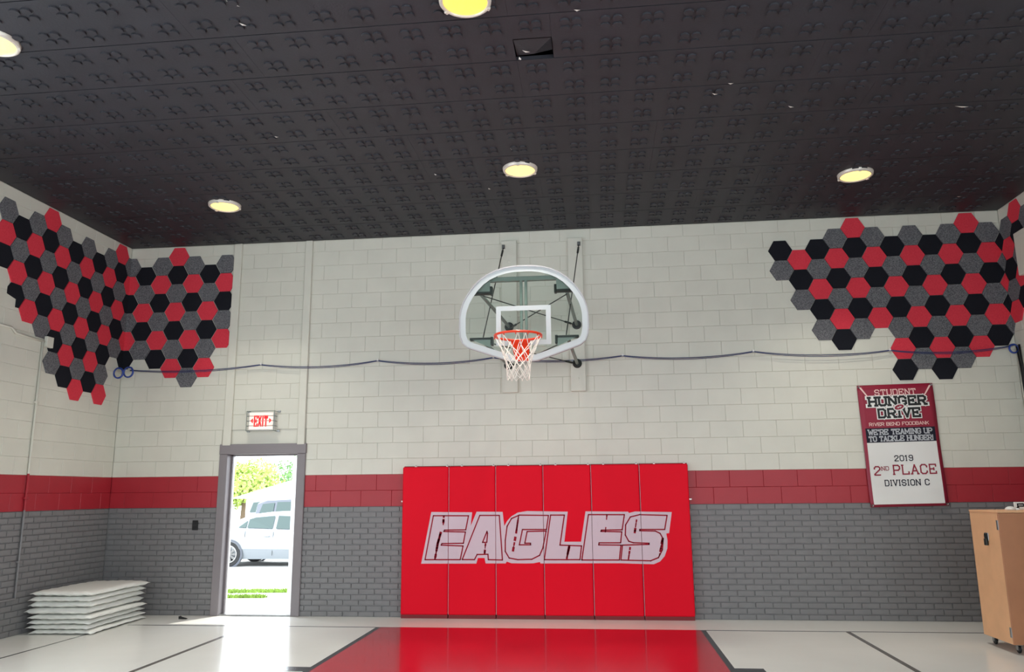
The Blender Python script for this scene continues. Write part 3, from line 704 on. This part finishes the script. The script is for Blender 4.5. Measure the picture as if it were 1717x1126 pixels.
for q_ in text_words("WE'RE TEAMING UP", 9.815, 10.565, 2.166, 2.236, .013, True, 1.5): bn_text('slogan_text', q_, 'banner_grey', .004)
for q_ in text_words('TO TACKLE HUNGER!', 9.815, 10.57, 2.086, 2.155, .013, True, 1.5): bn_text('slogan_text', q_, 'banner_grey', .004)
for q_ in text_words('2019', 10.09, 10.305, 1.845, 1.917, .010): bn_text('award_text', q_, 'banner_navy', .004)
for q_ in text_words('2', 9.835, 9.915, 1.680, 1.795, .015): bn_text('award_text', q_, 'banner_maroon', .004)
for q_ in text_words('ND', 9.925, 10.015, 1.738, 1.790, .008): bn_text('award_text', q_, 'banner_maroon', .004)
for q_ in text_words('PLACE', 10.06, 10.555, 1.683, 1.805, .016): bn_text('award_text', q_, 'banner_maroon', .004)
for q_ in text_words('DIVISION C', 9.945, 10.455, 1.552, 1.628, .011): bn_text('award_text', q_, 'banner_navy', .004)
el = [(10.21+.055*math.cos(a*math.pi/10), 2.497+.030*math.sin(a*math.pi/10)+.012*math.cos(a*math.pi/10)) for a in range(20)]
eo = [(10.21+.068*math.cos(a*math.pi/10), 2.497+.042*math.sin(a*math.pi/10)+.012*math.cos(a*math.pi/10)) for a in range(20)]
for poly, m, d, nm in ((eo, 'banner_white', .0085, 'emblem_outline'), (el, 'banner_maroon', .010, 'emblem')):
    MB().add([(x-10.195, bw(x-10.195, z-2.045)-d, z-2.045) for x, z in poly], [tuple(range(20))]).build(nm, m, ban)
bn_text('emblem_laces', strip([(10.185, 2.487), (10.235, 2.505)], .007)+strip([(10.2, 2.482), (10.196, 2.50)], .005)+strip([(10.222, 2.49), (10.218, 2.512)], .005), 'banner_white', .0105)
for x, z in ((-.425, .715), (.425, .715), (-.425, -.715), (.425, -.715)):
    MB().lathe([(.006, 0), (.013, -.002), (.015, .004)], (x, bw(x, z)-.004, z), 12, axis='y').build('grommet', 'steel', ban)
for s in (-1, 1): bn_text('corner_fold', [[(10.195+s*.425, 2.755), (10.195+s*.40, 2.755), (10.195+s*.30, 2.60), (10.195+s*.315, 2.60)]], 'banner_pink', .003)

# ================================================================ EXIT SIGN
ex = thing('exit_sign', 'glowing red exit sign in a wire guard above the doorway', 'exit sign', (2.09, 0, 2.475))
MB().bbox((-.175, -.075, -.12), (.175, -.001, .12), .006).build('housing', 'white_plastic', ex)
MB().box((-.16, -.0765, -.105), (.16, -.075, .105)).build('face', 'sign_face', ex)
m = MB()
for q in text_quads('EXIT', -.10, .095, -.075, .075, .020, False, 2.2): m.add([(x, -.0785, z) for x, z in q], [(0,1,2,3)])
m.build('exit_letters', 'sign_red', ex)
for s in (-1, 1): MB().add([(s*.112, -.0785, .04), (s*.112, -.0785, -.03), (s*.148, -.0785, .005)], [(0,1,2),(2,1,0)]).build('arrow', 'sign_red', ex)
g = MB()
for z in (-.13, -.065, 0, .065, .13):
    g.tube([(-.19, -.004, z), (-.19, -.105, z), (.19, -.105, z), (.19, -.004, z)], .004, 5)
for x in (-.19, .19): g.tube([(x, -.105, -.13), (x, -.105, .13)], .005, 5)
g.build('wire_guard', 'metal_olive', ex)
for x in (-.2, .215):
    for z in (-.13, .13): MB().bbox((x-.022, -.012, z-.012), (x+.022, -.001, z+.012), .002).build('guard_tab', 'steel', ex)

# ================================================================ ELECTRICAL AND CABLES
so = thing('wall_outlet', 'small black electrical outlet on the grey brick left of the door', 'outlet', (1.234, 0, 1.13))
MB().bbox((-.037, -.022, -.062), (.037, -.001, .062), .004).build('cover_plate', 'black', so)
for z in (-.028, .028): MB().bbox((-.017, -.026, z-.016), (.017, -.022, z+.016), .002).build('socket', 'tyre', so)

cd = thing('conduit', 'painted electrical conduit with junction box running down the left wall', 'conduit', (.02, -1.6, 3.33))
def cp(mb, name, m='wall_paint'): mb.v = [(x-.02, y+1.6, z-3.33) for x, y, z in mb.v]; return mb.build(name, m, cd, smooth=(name != 'junction_box'))
cp(MB().tube([(.018, -3.4, 3.385), (.018, -2.12, 3.385), (.018, -2.05, 3.335), (.018, -1.56, 3.325)], .014, 8), 'pipe')
cp(MB().tube([(.018, -1.605, 3.33), (.018, -1.605, .43), (.018, -1.605, .40), (.018, -1.66, .40), (.018, -3.2, .40)], .013, 8), 'pipe')
cp(MB().bbox((.0155, -1.585, 3.262), (.06, -1.475, 3.39), .004), 'junction_box')
for z in (2.6, 1.5, .8): cp(MB().bbox((.001, -1.635, z-.012), (.036, -1.575, z+.012), .003), 'strap')

cab = thing('network_cable', 'blue data cable strung across the back wall below the backboard', 'cable', (0, 0, 3.2))
knots = [(.16, 3.213), (2.033, 3.240), (3.65, 3.252), (5.202, 3.250), (6.88, 3.228), (8.516, 3.236), (10.165, 3.204), (11.62, 3.225)]
for off, r in ((0, .0055), (.009, .0045)):
    pts = []
    for (xa, za), (xb, zb) in zip(knots[:-1], knots[1:]):
        sag = (.055 if xb > 2.1 else .045)+off*1.2
        for k in range(12):
            t = k/12; pts.append((xa+(xb-xa)*t, -.048-off, za+(zb-za)*t-sag*4*t*(1-t)-off-3.2))
    pts.append((knots[-1][0], -.045-off, knots[-1][1]-3.2))
    MB().tube(pts, r, 6).build('cable_run', 'cable_navy', cab, smooth=True)
for x, z in knots[1:-1]:
    c = MB().bbox((x-.012, -.055, z-3.2-.012), (x+.012, -.001, z-3.2+.022), .003).build('cable_clip', 'metal_white', cab)
def coil(name, label, cx, cy, cz, r, n, ax, group=None):
    t = thing(name, label, 'cable coil', (cx, cy, cz), group=group)
    for k in range(n):
        rr = r*(1+.05*math.sin(k*2.1)); o = .006*k
        ring_ = [(rr*math.cos(a*math.pi/12)*ax[0], rr*math.cos(a*math.pi/12)*ax[1]-(o if ax[0] else 0), rr*1.05*math.sin(a*math.pi/12)) for a in range(24)]
        MB().tube(ring_, .008, 6, closed=True).build('loop', 'cable_blue', t, smooth=True)
    MB().bbox((-.03, -.004, r*.9), (.03, .03, r*1.12), .003).build('cable_tie', 'black', t)
coil('cable_coil', 'left loop of coiled blue cable hanging at the left corner below the tiles', .075, -.17, 3.155, .066, 3, (1, 0), 'blue cable coils')
coil('cable_coil', 'right loop of coiled blue cable hanging at the left corner below the tiles', .212, -.16, 3.165, .066, 3, (1, 0), 'blue cable coils')
coil('cable_coil', 'tangled loop of blue cable at the right corner beside the tiles', 11.60, -.055, 3.18, .05, 3, (1, 0), 'blue cable coils')
bc = thing('power_cable', 'pair of black cables hanging down the right corner from the coil', 'cable', (W-.02, -.06, 3.22))
for k, (dx, dy) in enumerate(((0, 0), (-.004, -.05))):
    MB().tube([(dx+.004*math.sin(i*.9+k), dy-.012*i-.01*math.sin(i*.7+k), -.28*i) for i in range(10)], .011, 6).build('cable_run', 'black', bc, smooth=True)
wbx = thing('wall_box', 'cream painted box fixed high on the right wall over the hexagon tiles', 'wall box', (W, -.75, 3.98))
MB().bbox((-.11, -.26, 0), (-.016, .26, .52), .008).build('box_body', 'cream_paint', wbx); MB().bbox((-.12, -.2, .06), (-.108, .2, .46), .004).build('box_cover', 'cream_paint', wbx)

# ================================================================ STACK OF WHITE MATS
def pillow(L, Wd, T, seed):
    rnd = random.Random(seed); nx, ny = 20, 26; V = []; F = []; ph = [rnd.uniform(0, 6) for _ in range(6)]
    for side in (1, -1):
        for j in range(ny+1):
            for i in range(nx+1):
                u, v = i/nx*2-1, j/ny*2-1
                e = (max(0, 1-abs(u)**12)**.45)*(max(0, 1-abs(v)**18)**.45)
                droop = -.006*(abs(u)**6+abs(v)**6)
                cr = .0035*(math.sin(v*23+ph[0]+u*3)*abs(u)**3+math.sin(u*19+ph[1])*abs(v)**3)+.003*math.sin(u*4+ph[2])*math.sin(v*5+ph[3])
                V.append((u*Wd/2+.006*math.sin(v*9+ph[4])*abs(u)**4, v*L/2+.006*math.sin(u*8+ph[5])*abs(v)**4, T/2+side*(T/2*e+.0015)+droop+cr))
    n = (nx+1)*(ny+1)
    for j in range(ny):
        for i in range(nx):
            a = j*(nx+1)+i; q = (a, a+1, a+nx+2, a+nx+1); F.append(q); F.append(tuple(n+k for k in reversed(q)))
    edge = [i for i in range(nx+1)]+[(j+1)*(nx+1)-1 for j in range(1, ny+1)]+[ny*(nx+1)+i for i in range(nx-1, -1, -1)]+[j*(nx+1) for j in range(ny-1, 0, -1)]
    for a, b in zip(edge, edge[1:]+edge[:1]): F.append((a, a+n, b+n, b))
    lo = min(v[2] for v in V); V = [(x, y, z-lo) for x, y, z in V]
    return MB().add(V, F)
MLAB = ['bottom', 'second from the bottom', 'third from the bottom', 'fourth from the bottom', 'fifth from the bottom', 'sixth from the bottom', 'seventh from the bottom', 'topmost']
z = .004; MT = [.036, .040, .040, .046, .060, .054, .046, .048]; MO = [(.03,.0,.02),(.0,.01,-.01),(-.01,.01,.02),(.02,-.01,.0),(-.03,.0,.01),(-.015,.01,.03),(.0,-.01,.01),(.02,.01,-.02)]
for i in range(8):
    dx, dy, a = MO[i]
    pm = pillow(1.20+.02*math.sin(i*2), .74, MT[i], i)
    o = pm.build('gym_mat', 'mat_vinyl', None, (.425+dx, -.86+dy, z), (0, 0, .03+a), smooth=True)
    tag(o, 'thin white padded mat, %s of the stack in the left corner' % MLAB[i], 'mat', 'stacked white mats'); z += max(v[2] for v in pm.v)-.001
sw = thing('door_wedge', 'small black door wedge on the floor left of the doorway', 'door stop', (1.30, -.28, 0))
MB().add([(-.05,-.02,0),(.05,-.02,0),(.05,.02,0),(-.05,.02,0),(-.05,-.02,.03),(-.05,.02,.03),(.045,-.02,.006),(.045,.02,.006)], [(0,3,2,1),(0,1,6,4),(2,3,5,7),(0,4,5,3),(4,6,7,5),(1,2,7,6)]).build('wedge_body', 'black', sw)
MB().box((-.051, -.022, .024), (-.035, .022, .032)).build('heel_lip', 'tyre', sw)

# ================================================================ ROLLING PLYWOOD CABINET
CX0, CX1, CY0, CY1, CZ0, CZ1 = 10.32, 11.45, -1.91, -1.32, .085, 1.283
pc = thing('plywood_cabinet', 'tall plywood cabinet on casters against the right of the brick wall', 'cabinet', (CX0, CY1, 0))
def pcp(mb, name, m, par=None, smooth=False): mb.v = [(x-CX0, y-CY1, z) for x, y, z in mb.v]; return mb.build(name, m, par or pc, smooth=smooth)
pcp(MB().bbox((CX0, CY0+.02, CZ0), (CX0+.02, CY1, CZ1), .002), 'side_panel', 'plywood'); pcp(MB().bbox((CX1-.02, CY0+.02, CZ0), (CX1, CY1, CZ1), .002), 'side_panel', 'plywood')
pcp(MB().bbox((CX0+.02, CY1-.012, CZ0), (CX1-.02, CY1, CZ1), .002), 'back_panel', 'plywood'); pcp(MB().bbox((CX0+.02, CY0+.02, CZ0), (CX1-.02, CY1-.012, CZ0+.02), .002), 'bottom_panel', 'plywood')
pcp(MB().bbox((CX0-.004, CY0-.002, CZ1), (CX1+.004, CY1+.002, CZ1+.018), .002), 'top_panel', 'plywood')
for x0, x1 in ((CX0, (CX0+CX1)/2-.002), ((CX0+CX1)/2+.002, CX1)):
    d = pcp(MB().bbox((x0, CY0, CZ0), (x1, CY0+.019, CZ1-.003), .002), 'door', 'plywood_front')
    hx = x0 if x0 == CX0 else x1; kx = x1-.05 if x0 == CX0 else x0+.05
    for z in (CZ0+.06, CZ1-.16): pcp(MB().tube([(hx, CY0+.0195, z), (hx, CY0+.0195, z+.09)], .006, 6).bbox((hx-.003, CY0+.019, z), (hx+.002, CY0+.05, z+.09), .001), 'hinge', 'steel', d)
    pcp(MB().lathe([(.008, CY0), (.008, CY0-.015), (.016, CY0-.025), (0, CY0-.03)], (kx, 0, .72), 12, axis='y'), 'knob', 'steel', d)
lk = MB().bbox((CX0-.006, -1.675, 1.01), (CX0, -1.595, 1.085), .002); lock = pcp(lk, 'hasp_plate', 'steel')
pcp(MB().tube([(CX0-.012, -1.635+.022*math.cos(a*math.pi/8), 1.052+.03*math.sin(a*math.pi/8)) for a in range(16)], .006, 6, closed=True), 'shackle', 'black', lock)
pcp(MB().bbox((CX0-.024, -1.665, .965), (CX0-.006, -1.610, 1.03), .004), 'padlock_body', 'metal_dark', lock)
for x in (CX0+.07, CX1-.07):
    for y in (CY0+.07, CY1-.07):
        c = pcp(MB().bbox((x-.03, y-.03, CZ0-.012), (x+.03, y+.03, CZ0), .002).box((x-.018, y-.02, .03), (x-.013, y+.02, CZ0-.01)).box((x+.013, y-.02, .03), (x+.018, y+.02, CZ0-.01)), 'caster', 'steel')
        pcp(MB().lathe([(0, -.011), (.030, -.011), (.036, -.006), (.036, .006), (.030, .011), (0, .011)], (x, y, .037), 16, axis='x'), 'wheel', 'black', c)
pl = thing('placard', 'small white card with black lettering lying on top of the plywood cabinet', 'sign', (10.765, -1.5, CZ1+.0185))
MB().bbox((-.09, -.006, 0), (.30, .006, .075), .002).build('card', 'white_plastic', pl)
m = MB()
for q in text_quads('PZZR', -.065, .27, .012, .062, .013, True, 1.2): m.add([(x, -.0075, zz) for x, zz in q], [(0,1,2,3)])
m.build('card_lettering', 'black', pl)
ball = thing('rag', 'small crumpled cream rag beside the card on top of the cabinet', 'cloth', (10.612, -1.55, CZ1+.0185))
MB().lathe([(0, .035), (.02, .033), (.04, .022), (.05, .008), (.048, 0), (0, 0)], n=14).build('rag_body', 'banner_white', ball, smooth=True)
MB().lathe([(0, .018), (.02, .016), (.03, .0)], (.055, -.01, 0), n=10).build('rag_corner', 'banner_white', ball, smooth=True)

# ================================================================ OUTSIDE
GZ = -.40
gv = [(-60, .22, -.03), (40, .22, -.03), (40, 7, GZ), (-60, 7, GZ), (40, 90, GZ), (-60, 90, GZ)]
struct(MB().add(gv, [(0,1,2,3),(3,2,4,5)]).build('ground', 'concrete'))
def gz(y): return -.03+(GZ+.03)*min(1, max(0, (y-.22)/6.78))
def patch(name, pts, m, dz, kind): return MB().add([(x, y, gz(y)+dz) for x, y in pts], [tuple(range(len(pts)))]).build(name, m)
rd = patch('road', [(-60, 7.3), (40, 7.3), (40, 16), (-60, 16)], 'asphalt', .004, 0); struct(rd)
def grass(name, x0, x1, y0, y1, n, label, seed):
    r = random.Random(seed); m = MB()
    for k in range(n):
        x, y = r.uniform(x0, x1), r.uniform(y0, y1); y += .12*math.sin(x*2); a = r.uniform(0, 6.28); h = r.uniform(.03, .08); w = .012; zz = gz(y)
        m.add([(x-w*math.cos(a), y-w*math.sin(a), zz), (x+w*math.cos(a), y+w*math.sin(a), zz), (x+r.uniform(-.03, .03), y+r.uniform(-.03, .03), zz+h)], [(0,1,2)])
    stuff(tag(m.build(name, 'grass'), label, 'grass'))
grass('grass_strip', -2.4, 3.2, 4.3, 4.9, 6000, 'bright green grass verge between the walk and the road', 3)
grass('grass_patch', -.6, .85, 3.0, 3.25, 1500, 'short sparse strip of grass on the near side of the verge', 4)

def car(name, label, x0, yc, z0, prof, wbase, r, body, sec_w, glass_spans, seams):
    t = thing(name, label, 'car', (x0, yc, z0)); m = MB(); ns = len(prof); R = []
    for (x, zb, zbelt, zroof, wf) in prof:
        w = sec_w*wf; rw = w*(.70 if zroof > zbelt+.05 else .9)
        R.append([(x, -w*.92, zb), (x, -w, zb+(zbelt-zb)*.35), (x, -w*.985, zb+(zbelt-zb)*.7), (x, -w*.93, zbelt), (x, -rw, zroof-.05*(zroof > zbelt+.05)), (x, -rw*.75, zroof),
                  (x, rw*.75, zroof), (x, rw, zroof-.05*(zroof > zbelt+.05)), (x, w*.93, zbelt), (x, w*.985, zb+(zbelt-zb)*.7), (x, w, zb+(zbelt-zb)*.35), (x, w*.92, zb)])
    n = 12; V = [p for q in R for p in q]; F = [(i*n+k, i*n+(k+1) % n, (i+1)*n+(k+1) % n, (i+1)*n+k) for i in range(ns-1) for k in range(n)]
    F += [tuple(range(n)), tuple(reversed(range((ns-1)*n, ns*n)))]
    m.add(V, F).build('body', body, t, smooth=False)
    for poly in glass_spans:                            # side windows: (x, height fraction between belt and roof)
        for s in (-1, 1):
            g = MB(); pts = []
            for x, f in poly:
                k = max(i for i in range(ns-1) if prof[i][0] <= x+1e-6); a, b = prof[k], prof[k+1]; u = (x-a[0])/(b[0]-a[0])
                zb, zr, wf = a[2]+(b[2]-a[2])*u, a[3]+(b[3]-a[3])*u, a[4]+(b[4]-a[4])*u
                y0, y1 = sec_w*wf*.93, sec_w*wf*.70; pts.append((x, s*(y0+(y1-y0)*f+.03), zb+(zr-.05-zb)*f))
            g.add(pts, [tuple(range(len(pts)))]); g.build('side_window', 'car_glass', t)
    for x in wbase:
        for s in (-1, 1):
            y = s*(sec_w-.10)
            ar = MB().lathe([(r+.055, s*.112), (r+.0, s*.112)], (x, y, r), 28, axis='y'); ar.build('wheel_arch', 'car_dark', t)
            wh = MB().lathe([(r*.66, .10), (r*.95, .105), (r, .07), (r, -.09), (0, -.09)], (x, y if s > 0 else y, r), 28, axis='y')
            wh.v = [(a, y+(b-y)*s, c) for a, b, c in wh.v]; w = wh.build('tyre', 'tyre', t, smooth=False)
            rim = MB()
            for k in range(10):
                a = 2*math.pi*k/10; c, s2 = math.cos(a), math.sin(a); u = (-s2*.022, c*.022)
                rim.add([(x+c*r*.12+u[0], y+s*.113, r+s2*r*.12+u[1]), (x+c*r*.12-u[0], y+s*.113, r+s2*r*.12-u[1]), (x+c*r*.66-u[0]*1.6, y+s*.112, r+s2*r*.66-u[1]*1.6), (x+c*r*.66+u[0]*1.6, y+s*.112, r+s2*r*.66+u[1]*1.6)], [(0,1,2,3),(3,2,1,0)])
            rim.lathe([(r*.62, s*.115), (r*.70, s*.115)], (x, y, r), 28, axis='y'); rim.lathe([(0, s*.116), (r*.14, s*.115)], (x, y, r), 14, axis='y')
            rim.build('wheel_rim', 'steel', w)
    for x, za, zb in seams:
        MB().tube([(x, -sec_w*.99-.001, za), (x, -sec_w*.965-.001, zb)], .006, 4).build('door_seam', 'metal_dark', t)
    return t
sed = [(-1.05,.42,.80,.83,.72),(-.98,.30,.92,.96,.86),(-.6,.24,.99,1.03,.95),(-.25,.22,1.00,1.08,.98),(.1,.20,1.00,1.25,1.0),(.5,.20,.99,1.385,1.0),(1.0,.20,.97,1.44,1.0),(1.6,.20,.95,1.45,1.0),(2.1,.20,.94,1.40,1.0),(2.6,.20,.93,1.18,1.0),(2.95,.2,.92,.97,.99),(3.4,.22,.82,.86,.95),(3.75,.28,.70,.73,.84),(3.82,.36,.6,.62,.74)]
c1 = car('parked_sedan', 'silver sedan parked side-on outside the open doorway', -3.56, 11.9, GZ, sed, (0, 2.75), .335, 'car_silver', .91,
    [[(.20,.18),(.42,.12),(.42,.72),(.36,.62)], [(.46,.12),(1.18,.10),(1.18,.88),(.62,.86),(.46,.78)], [(1.28,.10),(2.15,.10),(2.0,.70),(1.75,.86),(1.28,.88)]], [(1.22,.30,.92), (.42,.55,.94), (2.25,.3,.9)])
for s in (-1, 1): MB().bbox((1.95, s*.98-.06, .95), (2.08, s*.98+.06, 1.06), .02).build('side_mirror', 'car_silver', c1)
MB().box((.95, -.935, .80), (1.12, -.915, .825)).build('door_handle', 'steel', c1)
suv = [(-.9,.5,1.05,1.10,.9),(-.85,.35,1.10,1.62,.97),(-.5,.28,1.10,1.74,1.0),(.5,.28,1.10,1.78,1.0),(1.6,.28,1.08,1.76,1.0),(2.0,.28,1.07,1.66,1.0),(2.6,.28,1.05,1.10,1.0),(3.5,.3,1.0,1.02,.95),(3.7,.4,.8,.82,.85)]
car('parked_suv', 'dark grey sport utility vehicle parked beyond the silver sedan', -5.45, 19.5, GZ, suv, (0, 2.8), .38, 'car_dark', .95,
    [[(-.70,.10),(-.15,.10),(-.15,.85),(-.62,.85)], [(-.05,.10),(.85,.10),(.85,.88),(-.05,.88)], [(.97,.10),(1.95,.10),(1.65,.86),(.97,.88)]], [(.9,.4,1.05)])
car('parked_van', 'pale van with wide windows parked beyond the tail of the silver sedan', -8.3, 25, GZ, suv, (0, 2.8), .38, 'car_silver', .95,
    [[(-.70,.10),(-.15,.10),(-.15,.85),(-.62,.85)], [(-.05,.10),(.85,.10),(.85,.88),(-.05,.88)], [(.97,.10),(1.95,.10),(1.65,.86),(.97,.88)]], [(.9,.4,1.05)])

hs = thing('house', 'pale single-storey house with a low light roof across the road', 'house', (-2.9, 30, GZ))
MB().box((-9, 0, 0), (9, 8, 1.75)).build('wall', 'house_white', hs)
MB().add([(-9.6,-.6,1.72),(9.6,-.6,1.72),(9.6,8.6,1.72),(-9.6,8.6,1.72),(-8.0,4,2.75),(8.0,4,2.75)], [(0,1,5,4),(2,3,4,5),(1,2,5),(3,0,4),(3,2,1,0)]).build('roof', 'house_roof', hs)
for x in (-7.4, -4.6, -1.7, 1.2, 4.0, 6.8):
    w = MB().box((x-.85, -.05, .75), (x+.85, 0, 1.6)).build('window', 'white_plastic', hs)
    for s in (-1, 1): MB().box((x+s*.42-.38, -.06, .81), (x+s*.42+.38, -.05, 1.54)).build('pane', 'house_window', hs if False else w)
def tree(name, label, x, y, h, rx, rz, m, seed, n=5000):
    t = thing(name, label, 'tree', (x, y, GZ), group='trees beyond the road'); r = random.Random(seed)
    MB().tube([(0, 0, 0), (.05, 0, h*.4), (.0, .05, h*.75)], .22, 8, r1=.08).build('trunk', 'bark', t)
    for k in range(4):
        a = k*1.6; MB().tube([(0, 0, h*.4), (rx*.5*math.cos(a), rx*.5*math.sin(a), h*.7)], .07, 5, r1=.02).build('branch', 'bark', t)
    cl = [(r.uniform(-.6, .6)*rx, r.uniform(-.6, .6)*rx, h-rz+r.uniform(-.6, .6)*rz, r.uniform(.35, .6)) for _ in range(14)]; mb = MB()
    for k in range(n):
        c = r.choice(cl); v = Vector((r.gauss(0, 1), r.gauss(0, 1), r.gauss(0, 1))).normalized()*(r.random()**.33)
        p = Vector((c[0]+v.x*c[3]*rx, c[1]+v.y*c[3]*rx, c[2]+v.z*c[3]*rz)); s = r.uniform(.08, .16)
        a = Vector((r.gauss(0, 1), r.gauss(0, 1), r.gauss(0, 1))).normalized()*s; b = a.orthogonal().normalized()*s*.7
        mb.add([p-a, p-b, p+a, p+b], [(0,1,2,3)])
    stuff(mb.build('foliage', m, t))
tree('broadleaf_tree', 'yellow-green tree over the house roof at the left of the doorway view', -19.9, 47, 4.7, 2.8, 2.0, 'leaf_light', 1)
tree('broadleaf_tree', 'green leafy tree over the house roof at the right of the doorway view', -17.2, 55, 6.3, 3.4, 2.6, 'leaf_green', 2)
tree('broadleaf_tree', 'low yellow-green tree at the left edge of the doorway view', -16.6, 33, 2.5, 1.9, 1.5, 'leaf_light', 5, 2500)
